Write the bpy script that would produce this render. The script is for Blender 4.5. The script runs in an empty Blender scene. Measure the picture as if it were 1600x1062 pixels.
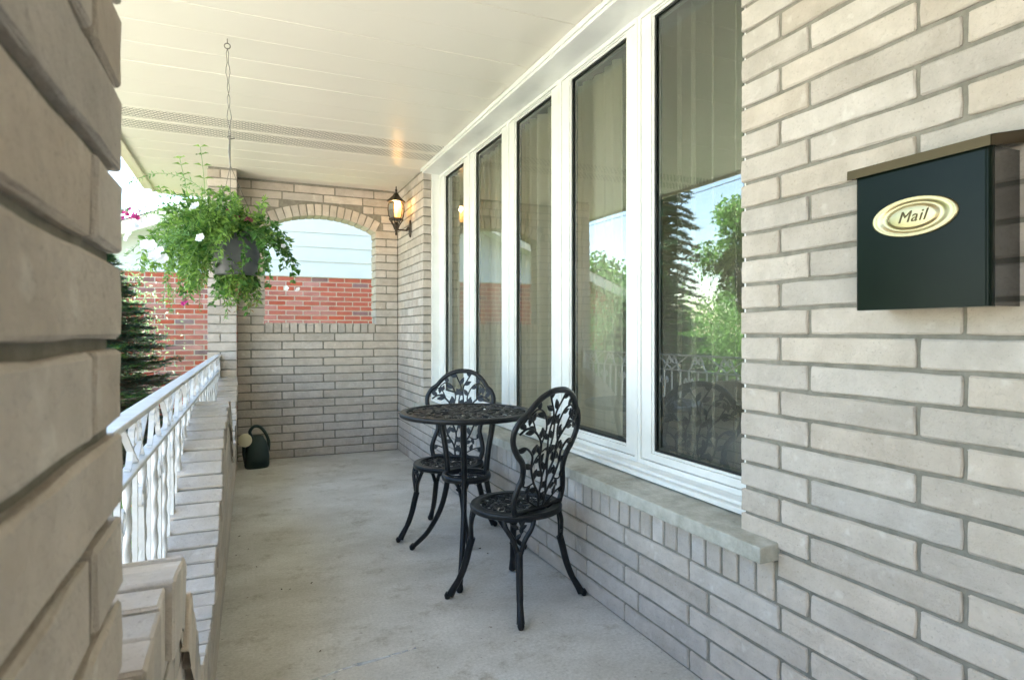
import bpy, bmesh, math, random
from mathutils import Vector, Matrix
import numpy as np
R = math.radians
rnd = random.Random(7)
scene = bpy.context.scene
COL = scene.collection

# ------------------------------------------------------------------ camera, sky, sun, exposure
F_PX = 965.0
EYE = 1.073
YAW = math.atan2(800 - 381, F_PX)
cd = bpy.data.cameras.new('camera'); cam = bpy.data.objects.new('camera', cd); COL.objects.link(cam)
cam.location = (0, 0, EYE); cam.rotation_euler = (R(90), 0, -YAW)
cd.sensor_width = 36.0; cd.lens = 36.0 * F_PX / 1600.0
cd.shift_y = -(531 - 518.4) / 1600.0
cd.clip_start = 0.01; cd.clip_end = 1000
cd.dof.use_dof = True; cd.dof.focus_distance = 2.6; cd.dof.aperture_fstop = 10.0
scene.camera = cam

SUN_EL, SUN_AZ = 60.0, 74.0       # azimuth measured from +Y towards +X
world = bpy.data.worlds.new('World'); scene.world = world; world.use_nodes = True
wn = world.node_tree; wn.nodes.clear()
sky = wn.nodes.new('ShaderNodeTexSky'); sky.sky_type = 'NISHITA'; sky.sun_disc = False
sky.sun_elevation = R(SUN_EL); sky.sun_rotation = R(SUN_AZ); sky.air_density = 1.2; sky.dust_density = .4; sky.ozone_density = 1.0
bg = wn.nodes.new('ShaderNodeBackground'); bg.inputs[1].default_value = 0.08
wo = wn.nodes.new('ShaderNodeOutputWorld')
wn.links.new(sky.outputs[0], bg.inputs[0]); wn.links.new(bg.outputs[0], wo.inputs[0])
sl = bpy.data.lights.new('sun', 'SUN'); sl.energy = 5.0; sl.angle = R(0.5); sl.color = (1, .95, .87)
sun = bpy.data.objects.new('sun', sl); COL.objects.link(sun)
sdir = Vector((math.sin(R(SUN_AZ)) * math.cos(R(SUN_EL)), math.cos(R(SUN_AZ)) * math.cos(R(SUN_EL)), math.sin(R(SUN_EL))))
sun.rotation_euler = sdir.to_track_quat('Z', 'Y').to_euler()
sun.location = (0, 0, 20)
vs = scene.view_settings
vs.view_transform = 'Standard'; vs.look = 'None'; vs.gamma = 1; vs.use_curve_mapping = False
vs.exposure = 3.68
scene.cycles.max_bounces = 10; scene.cycles.diffuse_bounces = 6; scene.cycles.glossy_bounces = 5
scene.cycles.transparent_max_bounces = 16; scene.cycles.use_denoising = True
scene.cycles.sample_clamp_indirect = 8; scene.cycles.caustics_reflective = False; scene.cycles.caustics_refractive = False

# ------------------------------------------------------------------ materials
def lerp(a, b, t): return a + (b - a) * t
def new_mat(name):
    m = bpy.data.materials.new(name); m.use_nodes = True
    nt = m.node_tree; b = nt.nodes['Principled BSDF']
    return m, nt, b
def N(nt, t, **kw):
    n = nt.nodes.new(t)
    for k, v in kw.items(): setattr(n, k, v)
    return n
def mottled(name, c1, c2, scale=8, rough=.8, bump=.0, bscale=60, bdist=.003, rand=0.0, metal=0, c3=None, c3amt=.5, c3scale=1.5, spec=.5, world=False, coat=0, rr=0.0, pores=False):
    m, nt, b = new_mat(name); L = nt.links
    tc = N(nt, 'ShaderNodeTexCoord'); vec = tc.outputs['Object']
    oi = N(nt, 'ShaderNodeObjectInfo')
    if world:
        g = N(nt, 'ShaderNodeNewGeometry'); vec = g.outputs['Position']
    elif rand > 0:
        add = N(nt, 'ShaderNodeVectorMath', operation='ADD'); sc = N(nt, 'ShaderNodeVectorMath', operation='SCALE')
        co = N(nt, 'ShaderNodeCombineXYZ')
        for i in range(3): L.new(oi.outputs['Random'], co.inputs[i])
        L.new(co.outputs[0], sc.inputs[0]); sc.inputs['Scale'].default_value = 37.0
        L.new(vec, add.inputs[0]); L.new(sc.outputs[0], add.inputs[1]); vec = add.outputs[0]
    n = N(nt, 'ShaderNodeTexNoise'); n.inputs['Scale'].default_value = scale; n.inputs['Detail'].default_value = 8; n.inputs['Roughness'].default_value = .62
    L.new(vec, n.inputs['Vector'])
    r = N(nt, 'ShaderNodeValToRGB'); r.color_ramp.elements[0].position = .32; r.color_ramp.elements[1].position = .68
    r.color_ramp.elements[0].color = (*c1, 1); r.color_ramp.elements[1].color = (*c2, 1)
    L.new(n.outputs['Fac'], r.inputs[0]); col = r.outputs[0]
    if c3 is not None:
        n3 = N(nt, 'ShaderNodeTexNoise'); n3.inputs['Scale'].default_value = c3scale; n3.inputs['Detail'].default_value = 6; n3.inputs['Roughness'].default_value = .65
        L.new(vec, n3.inputs['Vector'])
        r3 = N(nt, 'ShaderNodeValToRGB'); r3.color_ramp.elements[0].position = .48; r3.color_ramp.elements[1].position = .72
        r3.color_ramp.elements[0].color = (0, 0, 0, 1); r3.color_ramp.elements[1].color = (c3amt,) * 3 + (1,)
        L.new(n3.outputs['Fac'], r3.inputs[0])
        mx = N(nt, 'ShaderNodeMixRGB'); L.new(r3.outputs[0], mx.inputs[0]); L.new(col, mx.inputs[1]); mx.inputs[2].default_value = (*c3, 1); col = mx.outputs[0]
    if pores:
        n4 = N(nt, 'ShaderNodeTexNoise'); n4.inputs['Scale'].default_value = 170; n4.inputs['Detail'].default_value = 3; L.new(vec, n4.inputs['Vector'])
        r4 = N(nt, 'ShaderNodeValToRGB'); r4.color_ramp.elements[0].position = .60; r4.color_ramp.elements[0].color = (0, 0, 0, 1); r4.color_ramp.elements[1].position = .78; r4.color_ramp.elements[1].color = (.42, .42, .42, 1)
        L.new(n4.outputs['Fac'], r4.inputs[0]); x4 = N(nt, 'ShaderNodeMixRGB'); L.new(r4.outputs[0], x4.inputs[0]); L.new(col, x4.inputs[1]); x4.inputs[2].default_value = (.24, .20, .155, 1); col = x4.outputs[0]
        n5 = N(nt, 'ShaderNodeTexNoise'); n5.inputs['Scale'].default_value = 23; n5.inputs['Detail'].default_value = 5; L.new(vec, n5.inputs['Vector'])
        r5 = N(nt, 'ShaderNodeValToRGB'); r5.color_ramp.elements[0].position = .62; r5.color_ramp.elements[0].color = (0, 0, 0, 1); r5.color_ramp.elements[1].position = .72; r5.color_ramp.elements[1].color = (.4, .4, .4, 1)
        L.new(n5.outputs['Fac'], r5.inputs[0]); x5 = N(nt, 'ShaderNodeMixRGB'); L.new(r5.outputs[0], x5.inputs[0]); L.new(col, x5.inputs[1]); x5.inputs[2].default_value = (.70, .66, .60, 1); col = x5.outputs[0]
    if rand > 0:
        hs = N(nt, 'ShaderNodeHueSaturation'); mr = N(nt, 'ShaderNodeMapRange'); mr.inputs[3].default_value = 1 - rand; mr.inputs[4].default_value = 1 + rand
        L.new(oi.outputs['Random'], mr.inputs[0]); L.new(mr.outputs[0], hs.inputs['Value'])
        wn_ = N(nt, 'ShaderNodeTexWhiteNoise', noise_dimensions='1D'); L.new(oi.outputs['Random'], wn_.inputs['W'])
        mr2 = N(nt, 'ShaderNodeMapRange'); mr2.inputs[3].default_value = .8; mr2.inputs[4].default_value = 1.15
        L.new(wn_.outputs['Value'], mr2.inputs[0]); L.new(mr2.outputs[0], hs.inputs['Saturation'])
        L.new(col, hs.inputs['Color']); col = hs.outputs[0]
    L.new(col, b.inputs['Base Color'])
    b.inputs['Roughness'].default_value = rough; b.inputs['Metallic'].default_value = metal
    b.inputs['Specular IOR Level'].default_value = spec
    b.inputs['Coat Weight'].default_value = coat
    if rr:
        mr = N(nt, 'ShaderNodeMapRange'); mr.inputs[3].default_value = rough - rr; mr.inputs[4].default_value = rough + rr
        L.new(n.outputs['Fac'], mr.inputs[0]); L.new(mr.outputs[0], b.inputs['Roughness'])
    if bump > 0:
        nb = N(nt, 'ShaderNodeTexNoise'); nb.inputs['Scale'].default_value = bscale; nb.inputs['Detail'].default_value = 7; nb.inputs['Roughness'].default_value = .6
        L.new(vec, nb.inputs['Vector'])
        bp = N(nt, 'ShaderNodeBump'); bp.inputs['Strength'].default_value = bump; bp.inputs['Distance'].default_value = bdist
        L.new(nb.outputs['Fac'], bp.inputs['Height']); L.new(bp.outputs[0], b.inputs['Normal'])
    return m
def leafmat(name, c1, c2, scale=6, trans=.35, rough=.5):
    m, nt, b = new_mat(name); L = nt.links
    g = N(nt, 'ShaderNodeNewGeometry')
    n = N(nt, 'ShaderNodeTexNoise'); n.inputs['Scale'].default_value = scale; n.inputs['Detail'].default_value = 3
    L.new(g.outputs['Position'], n.inputs['Vector'])
    ad = N(nt, 'ShaderNodeMath', operation='MULTIPLY_ADD'); L.new(g.outputs['Random Per Island'], ad.inputs[0]); ad.inputs[1].default_value = .55
    sb = N(nt, 'ShaderNodeMath', operation='SUBTRACT'); L.new(n.outputs['Fac'], sb.inputs[0]); sb.inputs[1].default_value = .27
    L.new(sb.outputs[0], ad.inputs[2])
    r = N(nt, 'ShaderNodeValToRGB'); r.color_ramp.elements[0].color = (*c1, 1); r.color_ramp.elements[1].color = (*c2, 1)
    r.color_ramp.elements[0].position = .2; r.color_ramp.elements[1].position = .85
    L.new(ad.outputs[0], r.inputs[0]); L.new(r.outputs[0], b.inputs['Base Color']); b.inputs['Roughness'].default_value = rough
    tr = N(nt, 'ShaderNodeBsdfTranslucent'); hs = N(nt, 'ShaderNodeHueSaturation'); hs.inputs['Value'].default_value = 1.6
    L.new(r.outputs[0], hs.inputs['Color']); L.new(hs.outputs[0], tr.inputs['Color'])
    mx = N(nt, 'ShaderNodeMixShader'); mx.inputs[0].default_value = trans
    L.new(b.outputs[0], mx.inputs[1]); L.new(tr.outputs[0], mx.inputs[2])
    L.new(mx.outputs[0], nt.nodes['Material Output'].inputs[0])
    return m

M = {}
M['brick'] = mottled('buff_brick', (.475, .417, .356), (.59, .526, .46), scale=11, rough=.88, bump=1.0, bscale=42, bdist=.007, rand=.11, c3=(.36, .32, .27), c3amt=.32, c3scale=6, spec=.2, pores=True)
M['mortar'] = mottled('mortar', (.20, .186, .152), (.30, .28, .235), scale=25, rough=.95, bump=.8, bscale=90, bdist=.004, spec=.1)
M['red_brick'] = mottled('red_brick', (.36, .10, .075), (.45, .145, .105), scale=9, rough=.85, bump=.3, rand=.13, spec=.2)
M['dark_brick'] = mottled('purple_brick', (.20, .105, .105), (.30, .16, .15), scale=9, rough=.85, bump=.3, rand=.15, spec=.2)
M['pale_mortar'] = mottled('pale_mortar', (.62, .53, .46), (.72, .62, .54), scale=20, rough=.95)
M['white'] = mottled('white_vinyl', (.77, .78, .75), (.84, .845, .82), scale=4, rough=.34, c3=(.62, .61, .55), c3amt=.35, c3scale=5)
M['white_iron'] = mottled('white_painted_iron', (.58, .58, .57), (.68, .68, .67), scale=25, rough=.4, bump=.3, bscale=120, bdist=.001, c3=(.45, .40, .34), c3amt=.5, c3scale=14)
M['siding'] = mottled('white_siding', (.55, .555, .555), (.60, .605, .605), scale=2, rough=.5)
M['stone'] = mottled('sill_stone', (.38, .37, .315), (.54, .53, .47), scale=22, rough=.9, bump=1.0, bscale=55, bdist=.006, c3=(.24, .22, .16), c3amt=.65, c3scale=5)
M['black_iron'] = mottled('black_cast_metal', (.008, .009, .010), (.018, .019, .021), scale=30, rough=.36, bump=.3, bscale=140, bdist=.0012, spec=.28)
M['rubber'] = mottled('dark_gasket', (.012, .014, .014), (.02, .022, .02), rough=.5)
M['spacer'] = mottled('grey_spacer', (.20, .21, .20), (.26, .27, .26), rough=.4)
M['pot'] = mottled('grey_plastic', (.085, .09, .09), (.12, .125, .125), scale=10, rough=.45)
M['wire'] = mottled('galvanised_wire', (.16, .15, .13), (.24, .22, .19), rough=.5, metal=.7)
M['can'] = mottled('dark_green_plastic', (.012, .028, .024), (.02, .04, .034), scale=12, rough=.42)
M['cream'] = mottled('cream_plastic', (.62, .56, .38), (.7, .64, .46), rough=.5)
M['bronze'] = mottled('aged_bronze', (.03, .022, .014), (.09, .065, .04), scale=60, rough=.5, metal=.3, bump=.3, bscale=100, bdist=.002)
M['wood_bark'] = mottled('bark', (.10, .075, .055), (.19, .15, .11), scale=12, rough=.95, bump=1, bscale=20, bdist=.02)
M['shingle'] = mottled('grey_shingle', (.16, .15, .14), (.26, .25, .235), scale=20, rough=.95, bump=.5, bscale=40, bdist=.01)
M['asphalt'] = mottled('asphalt', (.045, .045, .047), (.06, .06, .06), scale=30, rough=.9)
M['path'] = mottled('path_concrete', (.46, .43, .40), (.54, .51, .47), scale=8, rough=.95)
M['soil'] = mottled('soil', (.05, .038, .026), (.09, .066, .045), scale=20, rough=1, bump=.8, bscale=30, bdist=.02)
M['room'] = mottled('room_paint', (.13, .12, .10), (.17, .155, .13), scale=2, rough=.9)
M['room_floor'] = mottled('room_floor', (.09, .06, .04), (.13, .09, .06), scale=8, rough=.6)
M['tan_trim'] = mottled('tan_aluminium', (.60, .54, .43), (.66, .60, .49), scale=5, rough=.45)
M['grass'] = leafmat('grass', (.05, .085, .03), (.13, .19, .07), scale=2)
M['basket_leaf'] = leafmat('basket_leaf', (.035, .115, .015), (.30, .46, .10), scale=9, trans=.4)
M['vine_leaf'] = leafmat('vine_leaf', (.03, .10, .018), (.12, .27, .055), scale=9, trans=.3)
M['fine_leaf'] = leafmat('fine_leaf', (.08, .20, .05), (.28, .46, .18), scale=9, trans=.4)
M['stem'] = mottled('green_stem', (.10, .20, .05), (.2, .32, .1), rough=.6)
M['dry'] = leafmat('dry_leaf', (.16, .09, .035), (.35, .22, .10), scale=9, trans=.3)
M['yew'] = leafmat('conifer_needle', (.012, .055, .034), (.05, .15, .085), scale=3, trans=.2)
M['yew_tip'] = leafmat('conifer_tip', (.05, .13, .03), (.16, .30, .05), scale=3, trans=.3)
M['spruce'] = leafmat('spruce_needle', (.02, .055, .035), (.06, .12, .07), scale=1, trans=.15)
M['maple'] = leafmat('maple_leaf', (.035, .10, .015), (.13, .28, .05), scale=.8, trans=.4)
M['sage'] = leafmat('sage_leaf', (.05, .12, .045), (.15, .26, .11), scale=5, trans=.35)
def plain(name, c, rough=.5, trans=0):
    m = mottled(name, tuple(x * .9 for x in c), c, scale=30, rough=rough)
    return m
M['petal_white'] = leafmat('white_petal', (.75, .75, .78), (.85, .85, .85), trans=.35)
M['petal_pink'] = leafmat('magenta_petal', (.5, .03, .22), (.75, .10, .38), trans=.3)
M['petal_purple'] = leafmat('purple_petal', (.06, .01, .07), (.22, .04, .22), trans=.2)
M['petal_rose'] = leafmat('rose_petal', (.25, .05, .07), (.5, .16, .2), trans=.2)
M['petal_red'] = leafmat('orange_petal', (.7, .12, .03), (.85, .25, .08), trans=.3)

def concrete():
    m, nt, b = new_mat('porch_concrete'); L = nt.links
    g = N(nt, 'ShaderNodeNewGeometry')
    mp = N(nt, 'ShaderNodeMapping'); mp.inputs['Rotation'].default_value = (0, 0, .5); mp.inputs['Scale'].default_value = (1, 1.35, 1)
    L.new(g.outputs['Position'], mp.inputs[0])
    def noise(s, d, v, ro=.6):
        n = N(nt, 'ShaderNodeTexNoise'); n.inputs['Scale'].default_value = s; n.inputs['Detail'].default_value = d; n.inputs['Roughness'].default_value = ro; L.new(v, n.inputs['Vector']); return n.outputs['Fac']
    def ramp(f, p0, c0, p1, c1):
        r = N(nt, 'ShaderNodeValToRGB'); e = r.color_ramp.elements; e[0].position = p0; e[0].color = (*c0, 1); e[1].position = p1; e[1].color = (*c1, 1); L.new(f, r.inputs[0]); return r.outputs[0]
    def mix(f, a, c, kind='MIX'):
        x = N(nt, 'ShaderNodeMixRGB', blend_type=kind); L.new(f, x.inputs[0]) if not isinstance(f, float) else setattr(x.inputs[0], 'default_value', f)
        for i, v in ((1, a), (2, c)):
            if isinstance(v, tuple): x.inputs[i].default_value = (*v, 1)
            else: L.new(v, x.inputs[i])
        return x.outputs[0]
    P = g.outputs['Position']
    c = ramp(noise(2.3, 10, mp.outputs[0], .68), .33, (.50, .478, .43), .67, (.69, .675, .64))
    c = mix(ramp(noise(4.0, 10, P, .78), .53, (0, 0, 0), .66, (.9, .9, .9)), c, (.37, .34, .28))          # damp brown blotches
    c = mix(ramp(noise(1.1, 5, P, .6), .52, (0, 0, 0), .7, (.45, .45, .45)), c, (.42, .39, .33))
    c = mix(ramp(noise(130, 3, P, .6), .35, (.82, .82, .82), .6, (1, 1, 1)), c, (0, 0, 0)) if False else c
    f2 = ramp(noise(90, 6, P, .8), .3, (.72, .72, .70), .62, (1.05, 1.05, 1.05))
    c = mix(1.0, c, f2, 'MULTIPLY')
    sp = ramp(noise(48, 2, P, .5), .70, (0, 0, 0), .76, (.7, .7, .7)); c = mix(sp, c, (.20, .17, .13))
    L.new(c, b.inputs['Base Color']); b.inputs['Roughness'].default_value = .72; b.inputs['Specular IOR Level'].default_value = .35
    bp = N(nt, 'ShaderNodeBump'); bp.inputs['Strength'].default_value = .35; bp.inputs['Distance'].default_value = .002
    L.new(noise(120, 8, P, .7), bp.inputs['Height']); L.new(bp.outputs[0], b.inputs['Normal'])
    return m
M['concrete'] = concrete()

def soffit(vented):
    m, nt, b = new_mat('vented_soffit' if vented else 'cream_soffit'); L = nt.links
    g = N(nt, 'ShaderNodeNewGeometry')
    n = N(nt, 'ShaderNodeTexNoise'); n.inputs['Scale'].default_value = 1.3; n.inputs['Detail'].default_value = 4; L.new(g.outputs['Position'], n.inputs['Vector'])
    r = N(nt, 'ShaderNodeValToRGB'); r.color_ramp.elements[0].color = (.74, .695, .60, 1); r.color_ramp.elements[1].color = (.80, .76, .67, 1)
    L.new(n.outputs['Fac'], r.inputs[0]); col = r.outputs[0]
    if vented:      # punched slots: short dark dashes in a staggered grid, clear of the panel's two edges
        tc = N(nt, 'ShaderNodeTexCoord'); sx = N(nt, 'ShaderNodeSeparateXYZ'); L.new(tc.outputs['Object'], sx.inputs[0])
        def mth(op, a, b_=None, c_=None):
            x = N(nt, 'ShaderNodeMath', operation=op)
            for i, v in enumerate((a, b_, c_)):
                if v is None: continue
                if isinstance(v, (int, float)): x.inputs[i].default_value = v
                else: L.new(v, x.inputs[i])
            return x.outputs[0]
        row = mth('MULTIPLY', sx.outputs[1], 1 / .0205)
        rf = mth('FLOOR', row)
        par = mth('MULTIPLY', mth('MODULO', rf, 2.0), .5)
        cx = mth('FRACT', mth('ADD', mth('MULTIPLY', sx.outputs[0], 1 / .034), mth('ADD', par, 100.0)))
        cy = mth('FRACT', row)
        inx = mth('COMPARE', cx, .5, .30); iny = mth('COMPARE', cy, .5, .25)
        band = mth('COMPARE', sx.outputs[1], .1132, .082)
        hole = mth('MULTIPLY', mth('MULTIPLY', inx, iny), band)
        mx = N(nt, 'ShaderNodeMixRGB'); L.new(hole, mx.inputs[0]); L.new(col, mx.inputs[1]); mx.inputs[2].default_value = (.06, .05, .035, 1); col = mx.outputs[0]
    L.new(col, b.inputs['Base Color']); b.inputs['Roughness'].default_value = .34
    return m
M['soffit'] = soffit(False); M['soffit_vent'] = soffit(True)

def glass():
    m, nt, b = new_mat('window_glass'); L = nt.links; nt.nodes.remove(b)
    fr = N(nt, 'ShaderNodeFresnel'); fr.inputs['IOR'].default_value = 2.6
    tr = N(nt, 'ShaderNodeBsdfTransparent'); tr.inputs[0].default_value = (.93, .96, .93, 1)
    gl = N(nt, 'ShaderNodeBsdfGlossy'); gl.inputs['Roughness'].default_value = .0; gl.inputs[0].default_value = (.96, 1, .97, 1)
    n = N(nt, 'ShaderNodeTexNoise'); n.inputs['Scale'].default_value = 1.6; g = N(nt, 'ShaderNodeNewGeometry'); L.new(g.outputs['Position'], n.inputs['Vector'])
    bp = N(nt, 'ShaderNodeBump'); bp.inputs['Strength'].default_value = .04; bp.inputs['Distance'].default_value = .02
    L.new(n.outputs['Fac'], bp.inputs['Height']); L.new(bp.outputs[0], gl.inputs['Normal'])
    mx = N(nt, 'ShaderNodeMixShader'); L.new(fr.outputs[0], mx.inputs[0]); L.new(tr.outputs[0], mx.inputs[1]); L.new(gl.outputs[0], mx.inputs[2])
    L.new(mx.outputs[0], nt.nodes['Material Output'].inputs[0]); return m
M['glass'] = glass()
def sheer(name, thru):
    m, nt, b = new_mat(name); L = nt.links; nt.nodes.remove(b)
    d = N(nt, 'ShaderNodeBsdfDiffuse'); d.inputs[0].default_value = (.84, .79, .66, 1)
    t = N(nt, 'ShaderNodeBsdfTranslucent'); t.inputs[0].default_value = (.84, .79, .66, 1)
    tr = N(nt, 'ShaderNodeBsdfTransparent')
    a = N(nt, 'ShaderNodeMixShader'); a.inputs[0].default_value = .35; L.new(d.outputs[0], a.inputs[1]); L.new(t.outputs[0], a.inputs[2])
    c = N(nt, 'ShaderNodeMixShader'); c.inputs[0].default_value = thru; L.new(a.outputs[0], c.inputs[1]); L.new(tr.outputs[0], c.inputs[2])
    L.new(c.outputs[0], nt.nodes['Material Output'].inputs[0]); return m
M['sheer'] = sheer('pleated_curtain', .08); M['sheer_thin'] = sheer('thin_curtain', .78)
def metal(name, c, rough, noise=0):
    m, nt, b = new_mat(name); b.inputs['Base Color'].default_value = (*c, 1); b.inputs['Metallic'].default_value = 1; b.inputs['Roughness'].default_value = rough
    n = N(nt, 'ShaderNodeTexNoise'); n.inputs['Scale'].default_value = 40; mr = N(nt, 'ShaderNodeMapRange'); mr.inputs[3].default_value = rough * .8; mr.inputs[4].default_value = rough * 1.25
    nt.links.new(n.outputs['Fac'], mr.inputs[0]); nt.links.new(mr.outputs[0], b.inputs['Roughness']); return m
M['brass'] = metal('polished_brass', (.50, .42, .24), .36)
M['brass_dull'] = metal('dull_brass', (.10, .072, .038), .42)
M['mail_green'] = mottled('dark_green_enamel', (.0025, .0070, .0045), (.004, .010, .006), scale=10, rough=.30, spec=.14)
M['mail_black'] = mottled('black_enamel', (.010, .009, .008), (.014, .012, .010), scale=10, rough=.13, spec=.9, coat=.6)
def emis(name, c, s, base):
    m, nt, b = new_mat(name); b.inputs['Base Color'].default_value = (*base, 1); b.inputs['Emission Color'].default_value = (*c, 1); b.inputs['Emission Strength'].default_value = s
    b.inputs['Roughness'].default_value = .3; return m
M['bulb'] = emis('lit_bulb', (1, .55, .18), .55, (.9, .8, .6))
def lampglass():
    m, nt, b = new_mat('seeded_lamp_glass'); L = nt.links; nt.nodes.remove(b)
    tr = N(nt, 'ShaderNodeBsdfTranslucent'); tr.inputs[0].default_value = (.95, .62, .28, 1)
    t2 = N(nt, 'ShaderNodeBsdfTransparent'); t2.inputs[0].default_value = (1, .85, .6, 1)
    gl = N(nt, 'ShaderNodeBsdfGlossy'); gl.inputs['Roughness'].default_value = .15
    a = N(nt, 'ShaderNodeMixShader'); a.inputs[0].default_value = .45; L.new(tr.outputs[0], a.inputs[1]); L.new(t2.outputs[0], a.inputs[2])
    fr = N(nt, 'ShaderNodeFresnel'); c = N(nt, 'ShaderNodeMixShader'); L.new(fr.outputs[0], c.inputs[0]); L.new(a.outputs[0], c.inputs[1]); L.new(gl.outputs[0], c.inputs[2])
    L.new(c.outputs[0], nt.nodes['Material Output'].inputs[0]); return m
M['lamp_glass'] = lampglass()

# ------------------------------------------------------------------ helpers
class MB:
    def __init__(s): s.v = []; s.f = []; s.sm = []
    def add(s, vs_, fs, smooth=False):
        o = len(s.v); s.v += [tuple(p) for p in vs_]; s.f += [tuple(i + o for i in q) for q in fs]; s.sm += [smooth] * len(fs); return s
    def box(s, x0, x1, y0, y1, z0, z1):
        return s.add([(x0, y0, z0), (x1, y0, z0), (x1, y1, z0), (x0, y1, z0), (x0, y0, z1), (x1, y0, z1), (x1, y1, z1), (x0, y1, z1)],
              [(0, 3, 2, 1), (4, 5, 6, 7), (0, 1, 5, 4), (1, 2, 6, 5), (2, 3, 7, 6), (3, 0, 4, 7)])
    def tube(s, pts, rad, n=8, flat=None, closed=False, twist=0, ref=None, cap=True):
        pts = [Vector(p) for p in pts]; m = len(pts)
        if isinstance(rad, (int, float)): rad = [rad] * m
        vs_ = []; prev = None
        for i, p in enumerate(pts):
            if closed: t = pts[(i + 1) % m] - pts[i - 1]
            else: t = pts[min(i + 1, m - 1)] - pts[max(i - 1, 0)]
            t.normalize()
            a = Vector(ref) if ref is not None else (prev if prev is not None else (Vector((0, 0, 1)) if abs(t.z) < .9 else Vector((1, 0, 0))))
            u = a - t * a.dot(t)
            if u.length < 1e-5: u = Vector((1, 0, 0)) - t * t.x
            u.normalize(); w = t.cross(u); prev = u
            for k in range(n):
                an = 2 * math.pi * (k + .5) / n + twist * i; ru = rad[i]; rw = rad[i] * (flat or 1)
                if twist:
                    c0, s0 = math.cos(2 * math.pi * (k + .5) / n), math.sin(2 * math.pi * (k + .5) / n)
                    cu, cw = ru * c0, rw * s0; ct, st = math.cos(twist * i), math.sin(twist * i)
                    vs_.append(p + u * (cu * ct - cw * st) + w * (cu * st + cw * ct))
                else: vs_.append(p + u * (ru * math.cos(an)) + w * (rw * math.sin(an)))
        fs = []
        for i in range(m if closed else m - 1):
            j = (i + 1) % m
            for k in range(n): fs.append((i * n + k, i * n + (k + 1) % n, j * n + (k + 1) % n, j * n + k))
        s.add(vs_, fs, n > 4)
        if cap and not closed:
            s.add(vs_[:n], [tuple(range(n - 1, -1, -1))]); s.add(vs_[-n:], [tuple(range(n))])
        return s
    def lathe(s, prof, n=24, c=(0, 0, 0), sx=1, sy=1, smooth=True):
        vs_ = []; fs = []
        for r, z in prof:
            for k in range(n):
                a = 2 * math.pi * k / n; vs_.append((c[0] + r * sx * math.cos(a), c[1] + r * sy * math.sin(a), c[2] + z))
        for i in range(len(prof) - 1):
            for k in range(n): fs.append((i * n + k, i * n + (k + 1) % n, (i + 1) * n + (k + 1) % n, (i + 1) * n + k))
        return s.add(vs_, fs, smooth)
    def mesh(s, name, mat):
        me = bpy.data.meshes.new(name); me.from_pydata(s.v, [], s.f); me.materials.append(mat)
        me.polygons.foreach_set('use_smooth', s.sm); me.update(); return me
    def obj(s, name, mat, parent=None, **kw): return link(name, s.mesh(name, mat), parent, **kw)

def link(name, me, parent=None, loc=(0, 0, 0), rot=(0, 0, 0), label=None, cat=None, group=None, kind=None):
    o = bpy.data.objects.new(name, me); COL.objects.link(o); o.location = loc; o.rotation_euler = rot
    if parent is not None: o.parent = parent
    if label: o['label'] = label
    if cat: o['category'] = cat
    if group: o['group'] = group
    if kind: o['kind'] = kind
    return o
def thing(name, label, cat, loc=(0, 0, 0), rotz=0, group=None):
    return link(name, None, None, loc, (0, 0, rotz), label, cat, group)
def bevel(o, w=.003, seg=2):
    m = o.modifiers.new('bevel', 'BEVEL'); m.width = w; m.segments = seg; m.limit_method = 'ANGLE'; m.angle_limit = R(40); return o
def catmull(P, n=6, closed=False):
    P = [Vector(p) for p in P]; m = len(P); out = []
    rng = range(m if closed else m - 1)
    for i in rng:
        if closed: a, b, c, d = P[i - 1], P[i], P[(i + 1) % m], P[(i + 2) % m]
        else: a, b, c, d = P[max(i - 1, 0)], P[i], P[i + 1], P[min(i + 2, m - 1)]
        for k in range(n):
            t = k / n; out.append(.5 * ((2 * b) + (c - a) * t + (2 * a - 5 * b + 4 * c - d) * t * t + (3 * b - a - 3 * c + d) * t ** 3))
    if not closed: out.append(P[-1].copy())
    return out

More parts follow.
